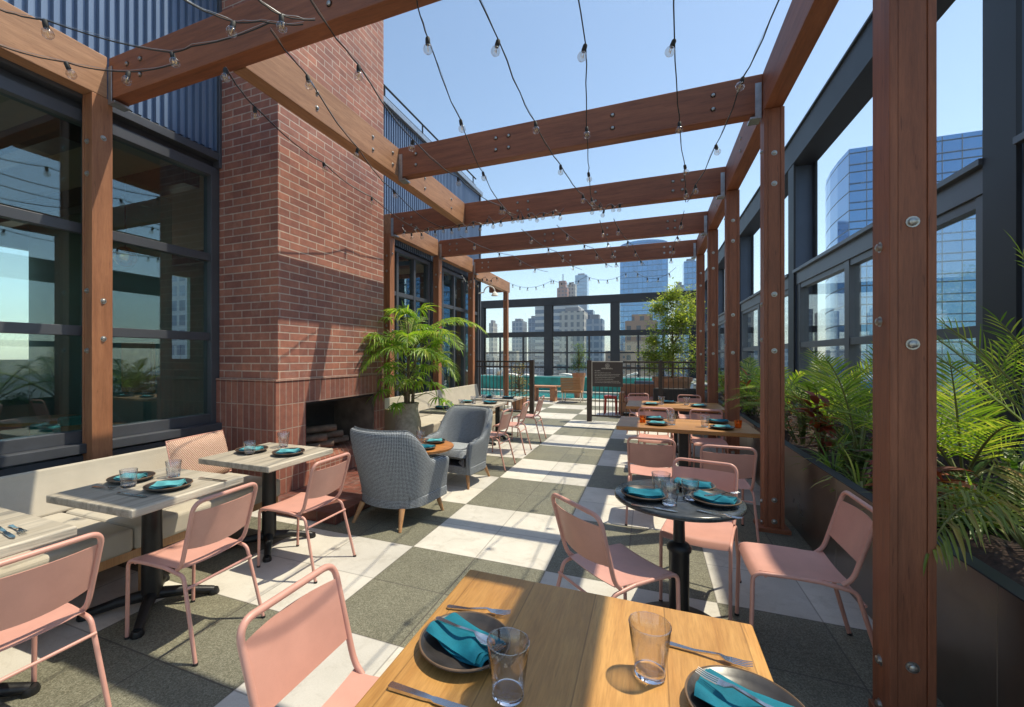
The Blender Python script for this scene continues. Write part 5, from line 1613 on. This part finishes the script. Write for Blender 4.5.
# big glass tower at right with curved left face
t = thing('glass_tower', 'huge blue glass tower with curved face beyond the right window wall', 'tower', (51, 130, -46), 0, 'towers of the skyline')
zt = 47.6 + 46
poly = [(-9.9, -10), (12.0, -10), (12.0, 26), (2.0, 30)]
for k in range(9):
    a = k / 8
    poly.append((2.0 - 11.9 * math.sin(a * PI / 2) ** .9 * 1.0, 30 - 40 * a * (.55 + .45 * a)))
poly = poly[:-1]
MB().prism(poly, 0, zt).build('facade', tower_mat('big_tower_glass', (.13, .29, .50), (.035, .065, .10), 4.2, 400, .07, .0, .85, .06, .05), t)
mu = MB()
x = -9.9
while x <= 12.01:
    mu.box(x - .05, x + .05, -10.08, -10.01, 0, zt - .2); x += 3.12
mu.build('mullion', far_grey, t)
sl = MB(); z = 1.8
while z < zt:
    sl.box(-9.95, 12.05, -10.14, -10.0, z - .13, z + .13); z += 4.2
sl.build('floor_band', t_dark, t)
MB().tube([(6, 0, zt), (6, 0, zt + 4), (4.6, 0, zt + 4.6), (7.6, 0, zt + 5)], .1, 5).build('rooftop_mast', far_grey, t)
# low rise city blocks
cg = 'low city blocks below the skyline'
rc = random.Random(5); mats = [t_beige, t_grid, t_dark, t_brick, t_blue2, t_strip]
for i in range(70):
    y = rc.uniform(90, 520); x = (rc.uniform(-1.15, .45)) * y * .62 - 5
    w = rc.uniform(10, 26); h = rc.uniform(-20, 4) + y * .012
    t = thing('city_block', 'low hazy city building spread below the skyline beyond the pool', 'building', (x, y, -46), 0, cg)
    MB().box(-w / 2, w / 2, -w / 3, w / 3, 0, 46 + h).build('facade', rc.choice(mats), t)
for i in range(26):
    y = rc.uniform(40, 300); x = y * rc.uniform(.35, 1.4) + 12
    w = rc.uniform(12, 26); h = rc.uniform(-26, 0)
    if x > 30 and 105 < y < 175 and x < 75: continue
    t = thing('city_block', 'low city building seen through the right window wall', 'building', (x, y, -46), 0, 'low city blocks through the right windows')
    MB().box(-w / 2, w / 2, -w / 3, w / 3, 0, 46 + h).build('facade', rc.choice(mats), t)

# ------------------------------------------------------------------ air
hm = bpy.data.materials.new('haze'); hm.use_nodes = True
hn = hm.node_tree
for n in list(hn.nodes):
    if n.type == 'BSDF_PRINCIPLED': hn.nodes.remove(n)
pv = hn.nodes.new('ShaderNodeVolumePrincipled')
pv.inputs['Color'].default_value = (.80, .88, 1.0, 1)
pv.inputs['Density'].default_value = .00045
pv.inputs['Anisotropy'].default_value = .2
hn.links.new(pv.outputs[0], hn.nodes['Material Output'].inputs['Volume'])
hz = MB().box(-1510, 1510, -510, 2010, -47.5, 112).build('haze', hm)
tag(hz, 'thin pale haze over the city', 'haze', kind='stuff')
for i in range(50):
    a = rc.uniform(R(95), R(255)); d = rc.uniform(60, 420)
    x = -abs(d * math.cos(a)) - 45; y = d * math.sin(a) * 1.2 + 20
    w = rc.uniform(12, 30); h = rc.uniform(-14, 26)
    if y > 0 and x > -.62 * y - 25: continue
    t = thing('city_block', 'city building standing beyond the restaurant', 'building', (x, y, -46), 0, 'city buildings beyond the restaurant')
    MB().box(-w / 2, w / 2, -w / 3, w / 3, 0, 46 + h).build('facade', rc.choice(mats), t)
